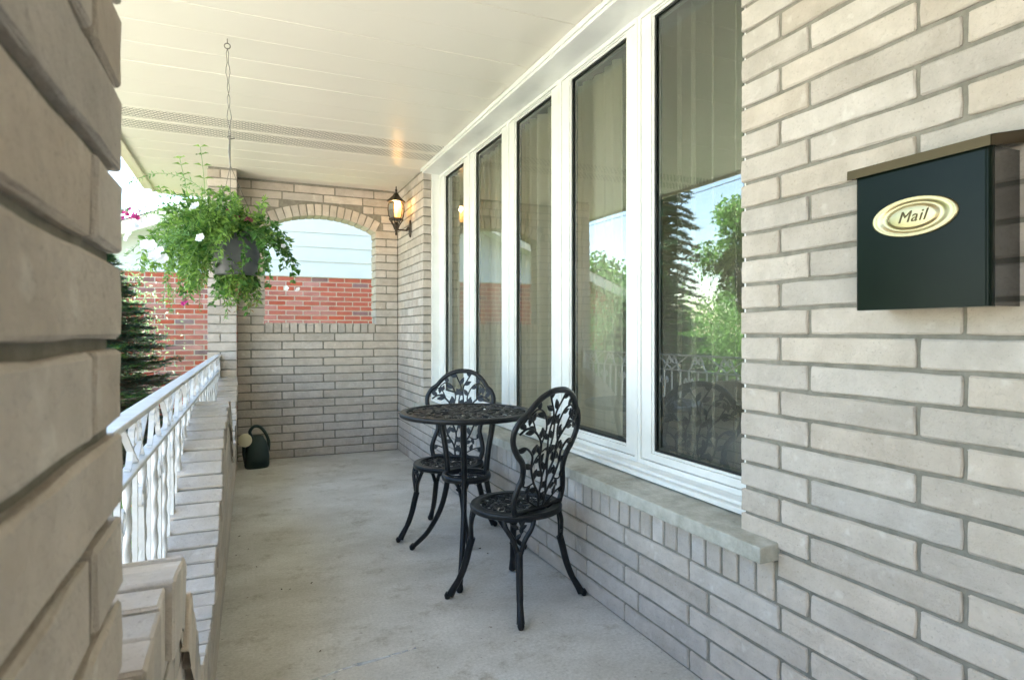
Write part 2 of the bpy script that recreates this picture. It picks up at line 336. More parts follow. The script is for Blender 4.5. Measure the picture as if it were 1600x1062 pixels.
# rough-faced brick: front at y=0 facing -Y, x is length (centred), z from 0
_bc = {}
def brick_mesh(L, D, H, mat='brick', detail=1, var=None, rough=1.0):
    L, D, H = round(L, 3), round(D, 3), round(H, 4)
    var = rnd.randrange(7 if detail else 2) if var is None else var
    key = (L, D, H, mat, detail, var, rough)
    if key in _bc: return _bc[key]
    rr = random.Random(str(key))
    if not detail:
        mb = MB(); h = L / 2; j = .002
        mb.box(-h, h, 0, D, 0, H); _bc[key] = mb.mesh('brick', M[mat]); return _bc[key]
    e = .0035
    nx = max(1, round(L / .05))
    xs = [-L / 2, -L / 2 + e] + [-L / 2 + e + (L - 2 * e) * k / nx for k in range(1, nx)] + [L / 2 - e, L / 2]
    zs = [0, e, H / 2, H - e, H]
    ys = [0, e, D]
    idx = {}; vv = []
    # slow wobble of the brick's edges
    ph = [rr.random() * 6.28 for _ in range(8)]; am = .0008 * rough
    def P(i, k, j):
        if (i, k, j) in idx: return idx[(i, k, j)]
        x, z, y = xs[i], zs[k], ys[j]
        ex = i in (0, len(xs) - 1); ez = k in (0, len(zs) - 1); ey = j == 0
        cnt = ex + ez + ey; c = .0015 * rough
        sx = -1 if x < 0 else 1; sz = -1 if z < H / 2 else 1
        if cnt >= 2:
            if ex: x -= sx * c * (.6 + rr.random() * .6)
            if ez: z -= sz * c * (.6 + rr.random() * .8)
            if ey: y += c * (.8 + rr.random() * .8)
        if ez: z += am * (math.sin(x * 31 + ph[0 if sz > 0 else 1]) + .7 * rr.uniform(-1, 1))
        if ex: x += am * (1.2 * math.sin(z * 90 + ph[2 if sx > 0 else 3]) + .8 * rr.uniform(-1, 1))
        if ey: y += rr.uniform(-.0009, .0009) * rough
        idx[(i, k, j)] = len(vv); vv.append((x, y, z)); return idx[(i, k, j)]
    ff = []; nX, nZ, nY = len(xs), len(zs), len(ys)
    for i in range(nX - 1):
        for k in range(nZ - 1): ff.append((P(i, k, 0), P(i + 1, k, 0), P(i + 1, k + 1, 0), P(i, k + 1, 0)))
        for j in range(nY - 1):
            ff.append((P(i, 0, j), P(i, 0, j + 1), P(i + 1, 0, j + 1), P(i + 1, 0, j)))
            ff.append((P(i, nZ - 1, j), P(i + 1, nZ - 1, j), P(i + 1, nZ - 1, j + 1), P(i, nZ - 1, j + 1)))
    for k in range(nZ - 1):
        for j in range(nY - 1):
            ff.append((P(0, k, j), P(0, k + 1, j), P(0, k + 1, j + 1), P(0, k, j + 1)))
            ff.append((P(nX - 1, k, j), P(nX - 1, k, j + 1), P(nX - 1, k + 1, j + 1), P(nX - 1, k + 1, j)))
    me = MB().add(vv, ff, False).mesh('brick', M[mat]); _bc[key] = me; return me
ROT = {'-Y': 0, '-X': -math.pi / 2, '+X': math.pi / 2, '+Y': math.pi}
class Wall:
    """collects bricks, then keeps the 300 nearest as parts and joins the rest"""
    def __init__(s, root, limit=296): s.root = root; s.b = []; s.limit = limit
    def add(s, L, D, H, pos, facing='-Y', mat='brick', detail=1, matrix=None):
        j = .0012
        pos = Vector(pos)
        if detail: pos += Vector((rnd.uniform(-j, j), rnd.uniform(-j, j), rnd.uniform(-j / 2, j / 2)))
        mw = matrix if matrix is not None else Matrix.Translation(pos) @ Matrix.Rotation(ROT[facing], 4, 'Z')
        c = mw.translation; fw = c.x * math.sin(YAW) + c.y * math.cos(YAW); rt = c.x * math.cos(YAW) - c.y * math.sin(YAW)
        inview = fw > .1 and abs(rt / fw) < .9 and abs((c.z - EYE) / fw) < .6
        s.b.append(((0 if inview else 100) + (c - Vector((0, 0, EYE))).length / math.sqrt(L), brick_mesh(L, D, H, mat, detail), mw))
    def finish(s):
        s.b.sort(key=lambda t: t[0])
        for _, me, mw in s.b[:s.limit]:
            o = link('brick', me, s.root); o.matrix_local = s.root.matrix_world.inverted() @ mw if s.root.location.length else mw
        rest = s.b[s.limit:]
        if rest:
            groups = {}
            for _, me, mw in rest: groups.setdefault(me.materials[0].name, []).append((me, mw))
            mb = MB(); mats = []; mi = []
            for gname, lst in groups.items():
                mats.append(lst[0][0].materials[0])
                for me, mw in lst:
                    vs_ = [mw @ v.co for v in me.vertices]; fs = [tuple(p.vertices) for p in me.polygons]
                    mb.add(vs_, fs, me.polygons[0].use_smooth); mi += [len(mats) - 1] * len(fs)
            me = mb.mesh('bricks', mats[0])
            for m in mats[1:]: me.materials.append(m)
            me.polygons.foreach_set('material_index', mi)
            o = link('bricks', me, s.root, kind='stuff')
P_ = .0708; BH = .0608; JT = .0095    # course pitch, brick height, joint

# ------------------------------------------------------------------ ground and slab
gz = -.42
MB().box(-80, 80, -60, 100, gz - .3, gz).obj('lawn', M['grass'], kind='structure')
MB().box(-.21, 1.6, -2.6, 5.80, gz - .1, 0).obj('porch_floor', M['concrete'], kind='structure')
MB().box(-22, -16.5, -60, 100, gz - .2, gz + .004).obj('road', M['asphalt'], kind='structure')
MB().box(-15.6, -14.2, -60, 100, gz - .2, gz + .02).obj('sidewalk', M['path'], kind='structure')
MB().box(-8.4, -2.0, -12, 4.2, gz - .2, gz + .02).obj('bounce_slab', M['path'], kind='structure')  # unseen pale slab, added to bounce sunlight up into the porch
MB().box(-1.9, -.24, .5, 6.2, gz - .2, gz + .03).obj('garden_bed', M['soil'], kind='structure')

# ------------------------------------------------------------------ the house
WX = 1.29; ZC = 2.352
JN, JF = 1.344, 4.724     # near and far jamb of the window opening
YB = 5.59
house = thing('house', 'buff brick house wall with a bank of tall white framed windows beside the mailbox', 'house')
HW = Wall(house, 292)
core = MB(); r_ = .0065
core.box(WX + r_, 1.62, -2.6, JN - .012, 0, ZC)                                   # near wall
core.box(WX + r_, 1.50, JN - .012, JF + .012, 0, .468)                         # under the window
core.box(WX + r_, 1.62, JF + .012, 5.79, 0, ZC)                                # far pier
core.obj('wall', M['mortar'], house)
rows = 33
def wall_run(W, x, ya, yb, joints, z0, facing, D=.085, H=BH):
    """bricks between ya and yb (ya<yb) on the plane X=x, cut at joints"""
    cuts = [ya] + sorted(j for j in joints if ya + .03 < j < yb - .03) + [yb]
    for i, (a, b) in enumerate(zip(cuts, cuts[1:])):
        a2 = a + (JT / 2 if i else 0); b2 = b - (JT / 2 if i < len(cuts) - 2 else 0)
        L = round((b2 - a2) * 250) / 250
        W.add(L, D, H, (x, (a2 + b2) / 2, z0), facing)
jA = [1.208 - .362 * k for k in range(-12, 8)]; jB = [1.117 - .3635 * k for k in range(-12, 8)]
for i in range(rows):
    z = i * P_ + .006
    J = jA if i % 2 == 0 else jB
    if i < 5: wall_run(HW, WX, -.25, YB, J, z, '-X'); continue
    wall_run(HW, WX, -.25, 1.216 if i in (5, 6) else JN, [j for j in J if j < 1.15] if i in (5, 6) else J, z, '-X')     # near wall
    Jf = [4.80 + .0 if i % 2 else 4.87, 5.04 if i % 2 else 5.12, 5.23, 5.46] if i % 2 else [4.87, 5.10, 5.35]
    wall_run(HW, WX, JF, YB, Jf, z, '-X')
# soldier course under the sill
y = 1.228; 
while y < JF + .0:
    HW.add(.0575, .085, .106, (WX, y + .029, .358), '-X'); y += .0675
HW.finish()
# stone sill
sill = MB(); sill.add([(1.226, 1.212, .470), (1.42, 1.212, .472), (1.42, 4.80, .472), (1.226, 4.80, .470), (1.228, 1.212, .513), (1.42, 1.212, .530), (1.42, 4.80, .530), (1.228, 4.80, .513)],
    [(0, 3, 2, 1), (4, 5, 6, 7), (0, 1, 5, 4), (1, 2, 6, 5), (2, 3, 7, 6), (3, 0, 4, 7)])
bevel(sill.obj('window_sill', M['stone'], house), .004, 2)
# white trim: returns, head, sill nose
tr = MB()
XR, XF = 1.358, 1.418     # start of the white return, window frame plane
tr.box(XR, XF + .05, JF - .012, JF + .011, .53, 2.345)       # far jamb return
tr.box(XR, XF + .05, JN - .011, JN + .012, .53, 2.345)
tr.box(WX - .012, XF + .05, JN + .013, JF - .013, 2.312, 2.35)       # head
tr.box(WX - .022, WX - .013, JN, JF, 2.325, 2.349)
tr.box(1.352, XF + .05, JN + .013, JF - .013, .531, .548)     # nose
tr.box(1.372, XF + .04, JN + .013, JF - .013, .549, .562)
bevel(tr.obj('window_trim', M['white'], house), .003, 2)
# interior
rm = MB()
rm.box(1.622, 6.0, -.6, 6.0, -.1, 0); rm.box(1.622, 6.0, -.6, 6.0, 2.45, 2.5); rm.box(6.0, 6.1, -.6, 2.4, 0, 2.45); rm.box(6.0, 6.1, 5.4, 6.0, 0, 2.45); rm.box(6.0, 6.1, 2.4, 5.4, 0, .5); rm.box(6.0, 6.1, 2.4, 5.4, 2.2, 2.45); rm.box(1.7, 6.0, -.7, -.6, 0, 2.45); rm.box(1.7, 6.0, 6.0, 6.1, 0, 2.45)  # far-wall opening added so daylight brightens the room and backlights the curtain
rm.box(1.502, 1.622, JN, JF, 0, .52) if False else None
rm.obj('room', M['room'], house)
# five windows
GD = [4.587, 3.907, 3.234, 2.583, 1.936]      # far glass edge
GW = [.440, .462, .443, .458, .458]
def sash(parent_x, ya, yb, za, zb, g0, g1, gz0, gz1, first):
    """frame ya..yb, glass g0..g1"""
    fr = MB(); x0 = parent_x; x1 = x0 + .055
    def ring(mb, a0, a1, b0, b1, c0, c1, d0, d1, xa, xb):
        # outer a0..a1 (y) b0..b1 (z); inner c0..c1, d0..d1; mitred ring box
        O = [(a0, b0), (a1, b0), (a1, b1), (a0, b1)]; I = [(c0, d0), (c1, d0), (c1, d1), (c0, d1)]
        vs_ = [(xa, *p) for p in O] + [(xa, *p) for p in I] + [(xb, *p) for p in O] + [(xb, *p) for p in I]
        fs = []
        for k in range(4):
            n = (k + 1) % 4
            fs += [(k, 4 + k, 4 + n, n), (8 + k, 8 + n, 12 + n, 12 + k), (k, n, 8 + n, 8 + k), (4 + k, 12 + k, 12 + n, 4 + n)]
        mb.add(vs_, fs)
    ring(fr, ya, yb, za, zb, ya + .018, yb - .018, za + .018, zb - .018, x0, x1)                  # master frame
    ring(fr, ya + .021, yb - .021, za + .021, zb - .021, g0 - .012, g1 + .012, gz0 - .012, gz1 + .012, x0 + .004, x1 - .004)   # sash
    ring(fr, g0 - .0115, g1 + .0115, gz0 - .0115, gz1 + .0115, g0 - .002, g1 + .002, gz0 - .002, gz1 + .002, x0 + .0105, x1 - .01)  # bead
    w = bevel(fr.obj('window', M['white'], house), .0022, 2)
    gk = MB(); ring(gk, g0 - .0019, g1 + .0019, gz0 - .0019, gz1 + .0019, g0 + .005, g1 - .005, gz0 + .005, gz1 - .005, x0 + .016, x0 + .021); gk.obj('gasket', M['rubber'], w)
    sp = MB(); ring(sp, g0 - .0018, g1 + .0018, gz0 - .0018, gz1 + .0018, g0 + .014, g1 - .014, gz0 + .014, gz1 - .014, x0 + .030, x0 + .040); sp.obj('spacer', M['spacer'], w)
    gg = x0 + .024
    MB().add([(gg, g0, gz0), (gg, g1, gz0), (gg, g1, gz1), (gg, g0, gz1)], [(0, 3, 2, 1)]).obj('pane', M['glass'], w)
    return w
edges = [JF - .0125]
for k in range(4): edges.append((GD[k] - GW[k] + GD[k + 1]) / 2)
edges.append(JN + .0125)
for k in range(5):
    sash(XF, edges[k + 1] + .0015, edges[k] - .0015, .562, 2.311, GD[k] - GW[k], GD[k], .622, 2.272, k == 0)
# filler behind mullion gaps
mb = MB()
for k in range(1, 5): mb.box(XF + .012, XF + .05, edges[k] - .0012, edges[k] + .0012, .565, 2.31)
mb.obj('mullion_seal', M['rubber'], house)
# curtain
for ya_, yb_, mt_, lb_ in ((2.34, 4.70, 'sheer', 'beige pleated curtain hanging inside behind the four farther tall windows'), (1.38, 2.335, 'sheer_thin', 'thin see-through curtain hanging inside behind the nearest tall window')):
    cu = MB(); n = int(130 * (yb_ - ya_)); vs_ = []; fs = []
    for i in range(n + 1):
        yy = ya_ + (yb_ - ya_) * i / n
        xx = 1.55 + .018 * (1 + .5 * math.sin(yy * 4.3)) * math.sin(yy * 68 + 2.6 * math.sin(yy * 5.1) + 1.2 * math.sin(yy * 13.7)) + .008 * math.sin(yy * 23)
        vs_ += [(xx, yy, .05), (xx - .003, yy, 2.30)]
    for i in range(n): fs.append((2 * i, 2 * i + 2, 2 * i + 3, 2 * i + 1))
    cu.add(vs_, fs, True); cu.obj('sheer_curtain', M[mt_], label=lb_, cat='curtain')

# ------------------------------------------------------------------ end wall with the arched opening
endw = thing('arched_brick_wall', 'buff brick end wall of the porch with an arched opening and soldier brick ledge', 'wall')
EW = Wall(endw, 290)
XL, XRt = -.049, 1.288
OL, OR = .163, 1.087; OZ = 1.150; SPR = 1.966
xc = (OL + OR) / 2; half = (OR - OL) / 2; rise = 2.083 - SPR
RI = (half ** 2 + rise ** 2) / (2 * rise); zc_ = 2.083 - RI; RO = RI + .098
aS = math.asin(half / RI)
# core with opening
def arch_z(x, Rr): return zc_ + math.sqrt(max(Rr ** 2 - (x - xc) ** 2, 0))
core = MB(); a, b = YB + .0065, 5.79 - .0065
core.box(XL, XRt, a, b, 0, OZ - .012); core.box(XL, OL - .012, a, b, OZ - .012, ZC); core.box(OR + .012, XRt, a, b, OZ - .012, ZC)
xs = [OL - .012 + (OR - OL + .024) * i / 24 for i in range(25)]
vs_ = []; 
for x in xs:
    z = arch_z(x, RI + .010) if abs(x - xc) < half else arch_z(xc + half * (1 if x > xc else -1), RI + .01)
    vs_ += [(x, a, z), (x, b, z), (x, a, ZC), (x, b, ZC)]
fs = []
for i in range(24):
    p = i * 4; q = p + 4
    fs += [(p, q, q + 2, p + 2), (p + 1, p + 3, q + 3, q + 1), (p, p + 1, q + 1, q)]
core.add(vs_, fs); core.obj('wall', M['mortar'], endw)
jP = [.055 + .3392 * k for k in range(-1, 5)]; jQ = [-.043 + .3392 * k for k in range(0, 5)]
def cut_run(a, b, joints): 
    cuts = [a] + sorted(j for j in joints if a + .035 < j < b - .035) + [b]; out = []
    for i, (p, q) in enumerate(zip(cuts, cuts[1:])): out.append((p + (JT / 2 if i else 0), q - (JT / 2 if i < len(cuts) - 2 else 0)))
    return out
def face_y(W, yf, facing, a, b, joints, z, D=.085, jambs=(None, None), H=BH):
    for p, q in cut_run(a, b, joints):
        L = round((q - p) * 250) / 250
        deep = D
        if (jambs[0] is not None and abs(p - jambs[0]) < .02) or (jambs[1] is not None and abs(q - jambs[1]) < .02): deep = .2
        if deep == .2 and facing == '+Y': continue
        W.add(L, deep, H, ((p + q) / 2, yf, z), facing)
for i in range(rows):
    z = i * P_ + .006; zt = z + BH; J = jP if i % 2 == 0 else jQ
    for yf, fc in ((YB, '-Y'), (5.79, '+Y')):
        if zt < OZ - .07: face_y(EW, yf, fc, XL + .002, XRt, J, z)
        elif z < SPR + .012:
            lj = [.055] if i % 2 == 0 else []
            rj = [OR + .098] if i % 2 == 0 else []
            face_y(EW, yf, fc, XL + .002, OL - (.006 if z < OZ else 0), lj, z, jambs=(None, OL if z > OZ else None))
            face_y(EW, yf, fc, OR + (.006 if z < OZ else 0), XRt, rj, z, jambs=(OR if z > OZ else None, None))
        else:
            # cut against the arch ring
            zz = z; dx = math.sqrt(max((RO + .009) ** 2 - (zz - zc_) ** 2, 0)) if zz < zc_ + RO + .009 else 0
            aO = (RO + .009) * math.sin(aS) ; dx = min(dx, aO + .02)
            if dx > .02:
                face_y(EW, yf, fc, XL + .002, xc - dx, J, z); face_y(EW, yf, fc, xc + dx, XRt, J, z)
            else: face_y(EW, yf, fc, XL + .002, XRt, J, z)
# soldiers under opening
nS = 14; w_ = (OR - OL) / nS
for i in range(nS):
    EW.add(round((w_ - .009) * 500) / 500, .2, .082, (OL + w_ * (i + .5), YB - .003, OZ - .082), '-Y')
# arch ring voussoirs
nV = 16
for i in range(nV):
    an = -aS + 2 * aS * (i + .5) / nV
    ctr = Vector((xc + RI * math.sin(an), YB - .002, zc_ + RI * math.cos(an)))
    mw = Matrix.Translation(ctr) @ Matrix.Rotation(an, 4, 'Y')
    EW.add(round((2 * aS * (RI + .03) / nV - .009) * 500) / 500, .2, .098, (0, 0, 0), matrix=mw)
EW.finish()

# ------------------------------------------------------------------ pillars
def pillar(root, x0, x1, y0, y1, flip, W):
    """x0..x1, y0..y1 brick pier"""
    MB().box(x0 + .006, x1 - .006, y0 + .006, y1 - .006, gz, ZC).obj('wall', M['mortar'], root)
    return
far = thing('brick_pillar', 'slim buff brick pillar at the far end of the railing beneath the soffit', 'pillar')
pillar(far, -.258, -.051, 5.30, 5.79, 0, None)
PW = Wall(far, 290)
for i in range(-6, rows):
    z = i * P_ + .006
    if i % 2:
        PW.add(.207, .1, BH, (-.1545, 5.30, z), '-Y'); PW.add(.207, .1, BH, (-.1545, 5.79, z), '+Y')
        if i < rows: PW.add(.27, .1, BH, (-.258, 5.545, z), '+X' if False else '-X'); PW.add(.17, .1, BH, (-.051, 5.495, z), '+X')
    else:
        PW.add(.086, .1, BH, (-.215, 5.30, z), '-Y'); PW.add(.112, .1, BH, (-.107, 5.30, z), '-Y'); PW.add(.207, .1, BH, (-.1545, 5.79, z), '+Y')
        PW.add(.27, .1, BH, (-.258, 5.545, z), '-X'); PW.add(.17, .1, BH, (-.051, 5.495, z), '+X')
PW.finish()
near = thing('brick_pillar', 'large blurred buff brick pillar filling the left edge right beside the viewer', 'pillar')
nx1 = -.0965; ny1 = .622
MB().box(-.45, nx1 - .009, -.05, ny1 - .012, gz, ZC).obj('wall', M['mortar'], near)
NW = Wall(near, 290)
for i in range(-6, rows):
    z = i * P_ + .006
    if i % 2 == 0: cuts = [(-.06, .20), (.21, .508), (.521, ny1)]
    else: cuts = [(-.06, .385 - .11), (.285, ny1)]
    for a, b in cuts: NW.add(round((b - a) * 500) / 500, .1, BH, (nx1, (a + b) / 2, z), '+X', detail=1)
    NW.add(.148, .1, BH, (-.2745, ny1, z), '+Y'); NW.add(.092, .1, BH, (-.404, ny1, z), '+Y')
    NW.add(.255, .1, BH, (-.45, .391, z), '-X'); NW.add(.3, .1, BH, (-.45, .10, z), '-X')
NW.finish()

# ------------------------------------------------------------------ low wall with scalloped top
prof = [(.5, .76), (.66, .763), (.8, .765), (.95, .755), (1.06, .72), (1.2, .58), (1.35, .43), (1.52, .36), (1.75, .345), (1.95, .37), (2.12, .42), (2.37, .53), (2.59, .64), (2.8, .71), (3.0, .742), (3.2, .748), (3.36, .725), (3.55, .65), (3.75, .52), (3.95, .42), (4.2, .37), (4.4, .38), (4.65, .46), (4.87, .58), (5.05, .67), (5.2, .715), (5.32, .725)]
def skew(y): return -.0305 + .0088 * y
pc = catmull([(0, a, b) for a, b in prof], 10)
PY = [p.y for p in pc]; PZ = [p.z for p in pc]
def prz(y): return float(np.interp(y, PY, PZ))
low = thing('low_brick_wall', 'low buff brick porch wall with a wavy scalloped top running under the white railing', 'wall')
LX0, LX1 = -.203, -.068
core = MB(); ys = [.612 + (5.302 - .612) * i / 90 for i in range(91)]; vs_ = []; fs = []
for y in ys:
    z = prz(y) - .007; k_ = skew(y); vs_ += [(LX0 + .005 + k_, y, gz), (LX1 - .005 + k_, y, gz), (LX1 - .005 + k_, y, z), (LX0 + .005 + k_, y, z)]
for i in range(90):
    p = 4 * i; q = p + 4; fs += [(p, q, q + 3, p + 3), (p + 1, p + 2, q + 2, q + 1), (p + 2, p + 3, q + 3, q + 2)]
core.add(vs_, fs); core.obj('wall', M['mortar'], low)
LW = Wall(low, 295)
# cap bricks laid across, following the curve
s = 0; seg = [0]
for i in range(1, len(pc)): seg.append(seg[-1] + (pc[i] - pc[i - 1]).length)
tot = seg[-1]; step = .0735; k = 0
caps = []
while (k + 1) * step < tot:
    sm = (k + .5) * step
    y = float(np.interp(sm, seg, PY)); z = float(np.interp(sm, seg, PZ))
    y2 = float(np.interp(sm + .02, seg, PY)); z2 = float(np.interp(sm + .02, seg, PZ)); y1 = float(np.interp(sm - .02, seg, PY)); z1 = float(np.interp(sm - .02, seg, PZ))
    an = math.atan2(z2 - z1, y2 - y1)
    # local: x = along path, front(-y local) = up, z local (height) = across X
    t = Vector((0, math.cos(an), math.sin(an))); up = Vector((0, -math.sin(an), math.cos(an))); ax = Vector((1, 0, 0))
    # brick local axes: X->t, Y(depth)->-up, Z->? right-handed X x Y = Z : t x (-up)
    zz = t.cross(-up)
    Wd = LX1 - LX0 + .016
    mw = Matrix(((t.x, -up.x, zz.x, 0), (t.y, -up.y, zz.y, 0), (t.z, -up.z, zz.z, 0), (0, 0, 0, 1)))
    org = Vector(((LX0 + LX1) / 2 + skew(y), y, z)) - zz * (Wd / 2) + Vector((rnd.uniform(-.005, .005), 0, 0)) + up * rnd.uniform(-.003, .003)
    if .60 < y < 5.27: LW.add(.0635, .095, Wd, (0, 0, 0), matrix=Matrix.Translation(org) @ mw)
    k += 1
LW.finish()
# face bricks cut to the curve
def cutbrick(ya, yb, z0, x, sgn, root):
    n = 40; top = []
    for i in range(n + 1):
        y = lerp(ya, yb, i / n); top.append((y, min(z0 + BH, prz(y) - .090)))
    pts = [p for p in top if p[1] > z0 + .006]
    if len(pts) < 3: return
    flat = [pts[0]] + [pts[i] for i in range(1, len(pts) - 1) if i % 4 == 0 or abs(pts[i + 1][1] - 2 * pts[i][1] + pts[i - 1][1]) > .0008] + [pts[-1]]
    pts = flat; m = len(pts); xi = x - sgn * .06; c = .0018; jx = sgn * rnd.uniform(-.0008, .0008); vs_ = []
    for k, (y, z) in enumerate(pts):
        yi = y + (c if k == 0 else -c if k == m - 1 else 0); kx = skew(y)
        vs_ += [(xi + kx, y, z0), (x - sgn * c + kx + jx, y, z0), (x + kx + jx, yi, z0 + c), (x + kx + jx, yi, max(z - c, z0 + c + .001)), (x - sgn * c + kx + jx, y, z), (xi + kx, y, z)]
    fs = []
    for k in range(m - 1):
        for r in range(5): fs.append((6 * k + r, 6 * k + 6 + r, 6 * k + 7 + r, 6 * k + 1 + r))
    fs += [tuple(range(6)), tuple(6 * (m - 1) + r for r in range(5, -1, -1))]
    return vs_, fs
for x, sg in ((LX1, 1), (LX0, -1)):
    mbS = MB()
    for i in range(-6, 12):
        z = i * P_ + .006; off = .18 if i % 2 else 0
        y = .626 - off
        while y < 5.3:
            ya, yb = max(y, .626), min(y + .352, 5.297)
            if yb - ya > .04:
                r = cutbrick(ya, yb, z, x, sg, low)
                if r:
                    if sg > 0 and z > -.01:
                        me = MB().add(r[0], r[1]).mesh('brick', M['brick']); bmm = bmesh.new(); bmm.from_mesh(me); bmesh.ops.recalc_face_normals(bmm, faces=bmm.faces); bmm.to_mesh(me); bmm.free()
                        link('brick', me, low)
                    else: mbS.add(r[0], r[1])
            y += .362
    me = mbS.mesh('bricks', M['brick']); bmm = bmesh.new(); bmm.from_mesh(me); bmesh.ops.recalc_face_normals(bmm, faces=bmm.faces); bmm.to_mesh(me); bmm.free()
    link('bricks', me, low, kind='stuff')

# ------------------------------------------------------------------ railing
rail = thing('porch_railing', 'white wrought iron porch railing with twisted bars and scrolls above the low wall', 'railing')
RY0, RY1 = .64, 5.30
def rx(y): return lerp(-.232, -.182, (y - RY0) / (RY1 - RY0))
def railbar(name, z, w, h, nseg=8):
    mb = MB(); a = (rx(RY0), RY0); b = (rx(RY1), RY1)
    mb.add([(a[0] - w, a[1], z - h), (a[0] + w, a[1], z - h), (b[0] + w, b[1], z - h), (b[0] - w, b[1], z - h), (a[0] - w, a[1], z), (a[0] + w, a[1], z), (b[0] + w, b[1], z), (b[0] - w, b[1], z)],
        [(0, 3, 2, 1), (4, 5, 6, 7), (0, 1, 5, 4), (1, 2, 6, 5), (2, 3, 7, 6), (3, 0, 4, 7)])
    return bevel(mb.obj(name, M['white_iron'], rail), .003, 2)
railbar('top_rail', .900, .021, .013)
railbar('mid_rail', .782, .016, .010)
railbar('bottom_rail', .30, .016, .010)
bar_plain = MB().tube([(0, 0, .291), (0, 0, .773)], .0078, 4).mesh('baluster', M['white_iron'])
tw = [(0, 0, .291 + .482 * i / 40) for i in range(41)]
bar_twist = MB().tube(tw,   .0105, 8, flat=.72, twist=.50, ref=(1, 0, 0)).mesh('baluster', M['white_iron'])
def scroll(cx_, cz, r, a0, turns, dirn, n=22):
    return [(0, cx_ + (r * (1 - .62 * i / n)) * math.cos(a0 + dirn * turns * 2 * math.pi * i / n), cz + (r * (1 - .62 * i / n)) * math.sin(a0 + dirn * turns * 2 * math.pi * i / n)) for i in range(n + 1)]
def flatbar(pts, w=.0062, t=.0022):
    """flat strap bent edgewise in the YZ plane, wide across X"""
    mb = MB(); pts = [Vector(p) for p in pts]; vs_ = []; n = len(pts)
    for i, p in enumerate(pts):
        tt = (pts[min(i + 1, n - 1)] - pts[max(i - 1, 0)]).normalized(); nn = Vector((0, -tt.z, tt.y))
        vs_ += [p + nn * t + Vector((-w, 0, 0)), p + nn * t + Vector((w, 0, 0)), p - nn * t + Vector((w, 0, 0)), p - nn * t + Vector((-w, 0, 0))]
    fs = [(0, 1, 2, 3), tuple(4 * (n - 1) + k for k in (3, 2, 1, 0))]
    for i in range(n - 1):
        for k in range(4): fs.append((4 * i + k, 4 * i + (k + 1) % 4, 4 * i + 4 + (k + 1) % 4, 4 * i + 4 + k)[::-1])
    mb.add(vs_, fs); return mb
# baluster ornament: S-scroll pair either side of a post, between bottom and mid rail
def bigscroll(d):
    pts = scroll(d * .030, .69, .026, math.pi / 2 + (0 if d > 0 else 0), 1.1, -d)[::-1]
    pts += [(0, d * .012, .62), (0, d * .006, .53), (0, d * .012, .44)]
    pts += [(p[0], p[1], p[2]) for p in scroll(d * .030, .39, .026, -math.pi / 2 + math.pi, 1.1, d)] if False else []
    pts += scroll(d * .030, .39, .024, math.pi * (1 if d > 0 else 0), 1.1, d)
    return pts
sc_mesh = [flatbar([(p[0], p[1], p[2]) for p in catmull(bigscroll(d), 2)]).mesh('scroll', M['white_iron']) for d in (-1, 1)]
# scrolls between mid and top rail
c_mesh = []
for d in (-1, 1):
    up = scroll(d * .035, .850, .030, math.pi / 2, 1.15, d)[::-1]
    c_mesh.append(flatbar(catmull(up + [(0, d * .075, .80), (0, d * .10, .785)], 2), .0062).mesh('scroll', M['white_iron']))
v_mesh = [flatbar([(0, 0, .785), (0, d * .175, .884)], .0065, .0028).mesh('brace', M['white_iron']) for d in (-1, 1)]
i = 0; y = RY0 + .07
while y < RY1 - .03:
    me = bar_twist if i % 2 == 0 else bar_plain
    if i % 3 != 2 or True:
        link('baluster', me, rail, loc=(rx(y), y, 0))
    if i % 3 == 1:
        for m_ in sc_mesh: link('scroll', m_, rail, loc=(rx(y), y + (.0 if True else 0), 0))
    if i % 6 == 3:
        for m_ in v_mesh: link('brace', m_, rail, loc=(rx(y), y, 0))
    if i % 3 == 0:
        for m_ in c_mesh: link('scroll', m_, rail, loc=(rx(y), y, 0))
    y += .098; i += 1
MB().box(rx(RY1) - .014, rx(RY1) + .014, RY1 - .03, RY1 - .002, .29, .899).obj('post', M['white_iron'], rail)
MB().box(rx(RY0) - .014, rx(RY0) + .014, RY0 + .0, RY0 + .026, .29, .899).obj('post', M['white_iron'], rail)

# ------------------------------------------------------------------ porch roof and soffit
roof = thing('porch_roof', 'cream porch roof soffit of long metal panels with two vented strips and gutter edge', 'roof')
RE = -.735; RYF = 6.38; pw = .2265; base = 2.71
def panel_mesh(mat):
    mb = MB(); g = .004; z0 = 0
    # profile across the panel (y) with a small lap bead at the near edge
    pr = [(0, .012), (0, -.001), (.009, -.002), (.013, .0), (pw - .001, .0), (pw - .001, .012)]
    L0, L1 = RE, WX + .10
    vs_ = []
    for a, b in pr: vs_ += [(L0, a, b), (L1, a, b)]
    fs = [(2 * i, 2 * i + 2, 2 * i + 3, 2 * i + 1)[::-1] for i in range(len(pr) - 1)]
    mb.add(vs_, fs); return mb.mesh('soffit_panel', M[mat])
pm, pv = panel_mesh('soffit'), panel_mesh('soffit_vent')
k0 = -23
k = k0
while base + pw * k < RYF - .03:
    y = base + pw * k
    link('soffit_panel', pv if k in (6, 7) else pm, roof, loc=(0, y, ZC + rnd.uniform(-.0008, .0008)))
    k += 1
yend = base + pw * k
fx = MB(); fx.box(RE - .022, RE - .001, -2.5, RYF + .02, ZC - .022, ZC + .19)      # fascia
fx.box(RE, 1.2, RYF - .02, RYF + .02, ZC - .006, ZC + .19) if False else None
bevel(fx.obj('fascia', M['tan_trim'], roof), .002, 1)
MB().box(RE + .001, 1.6, RYF + .0, RYF + .022, ZC - .012, ZC + .25).obj('end_fascia', M['tan_trim'], roof)
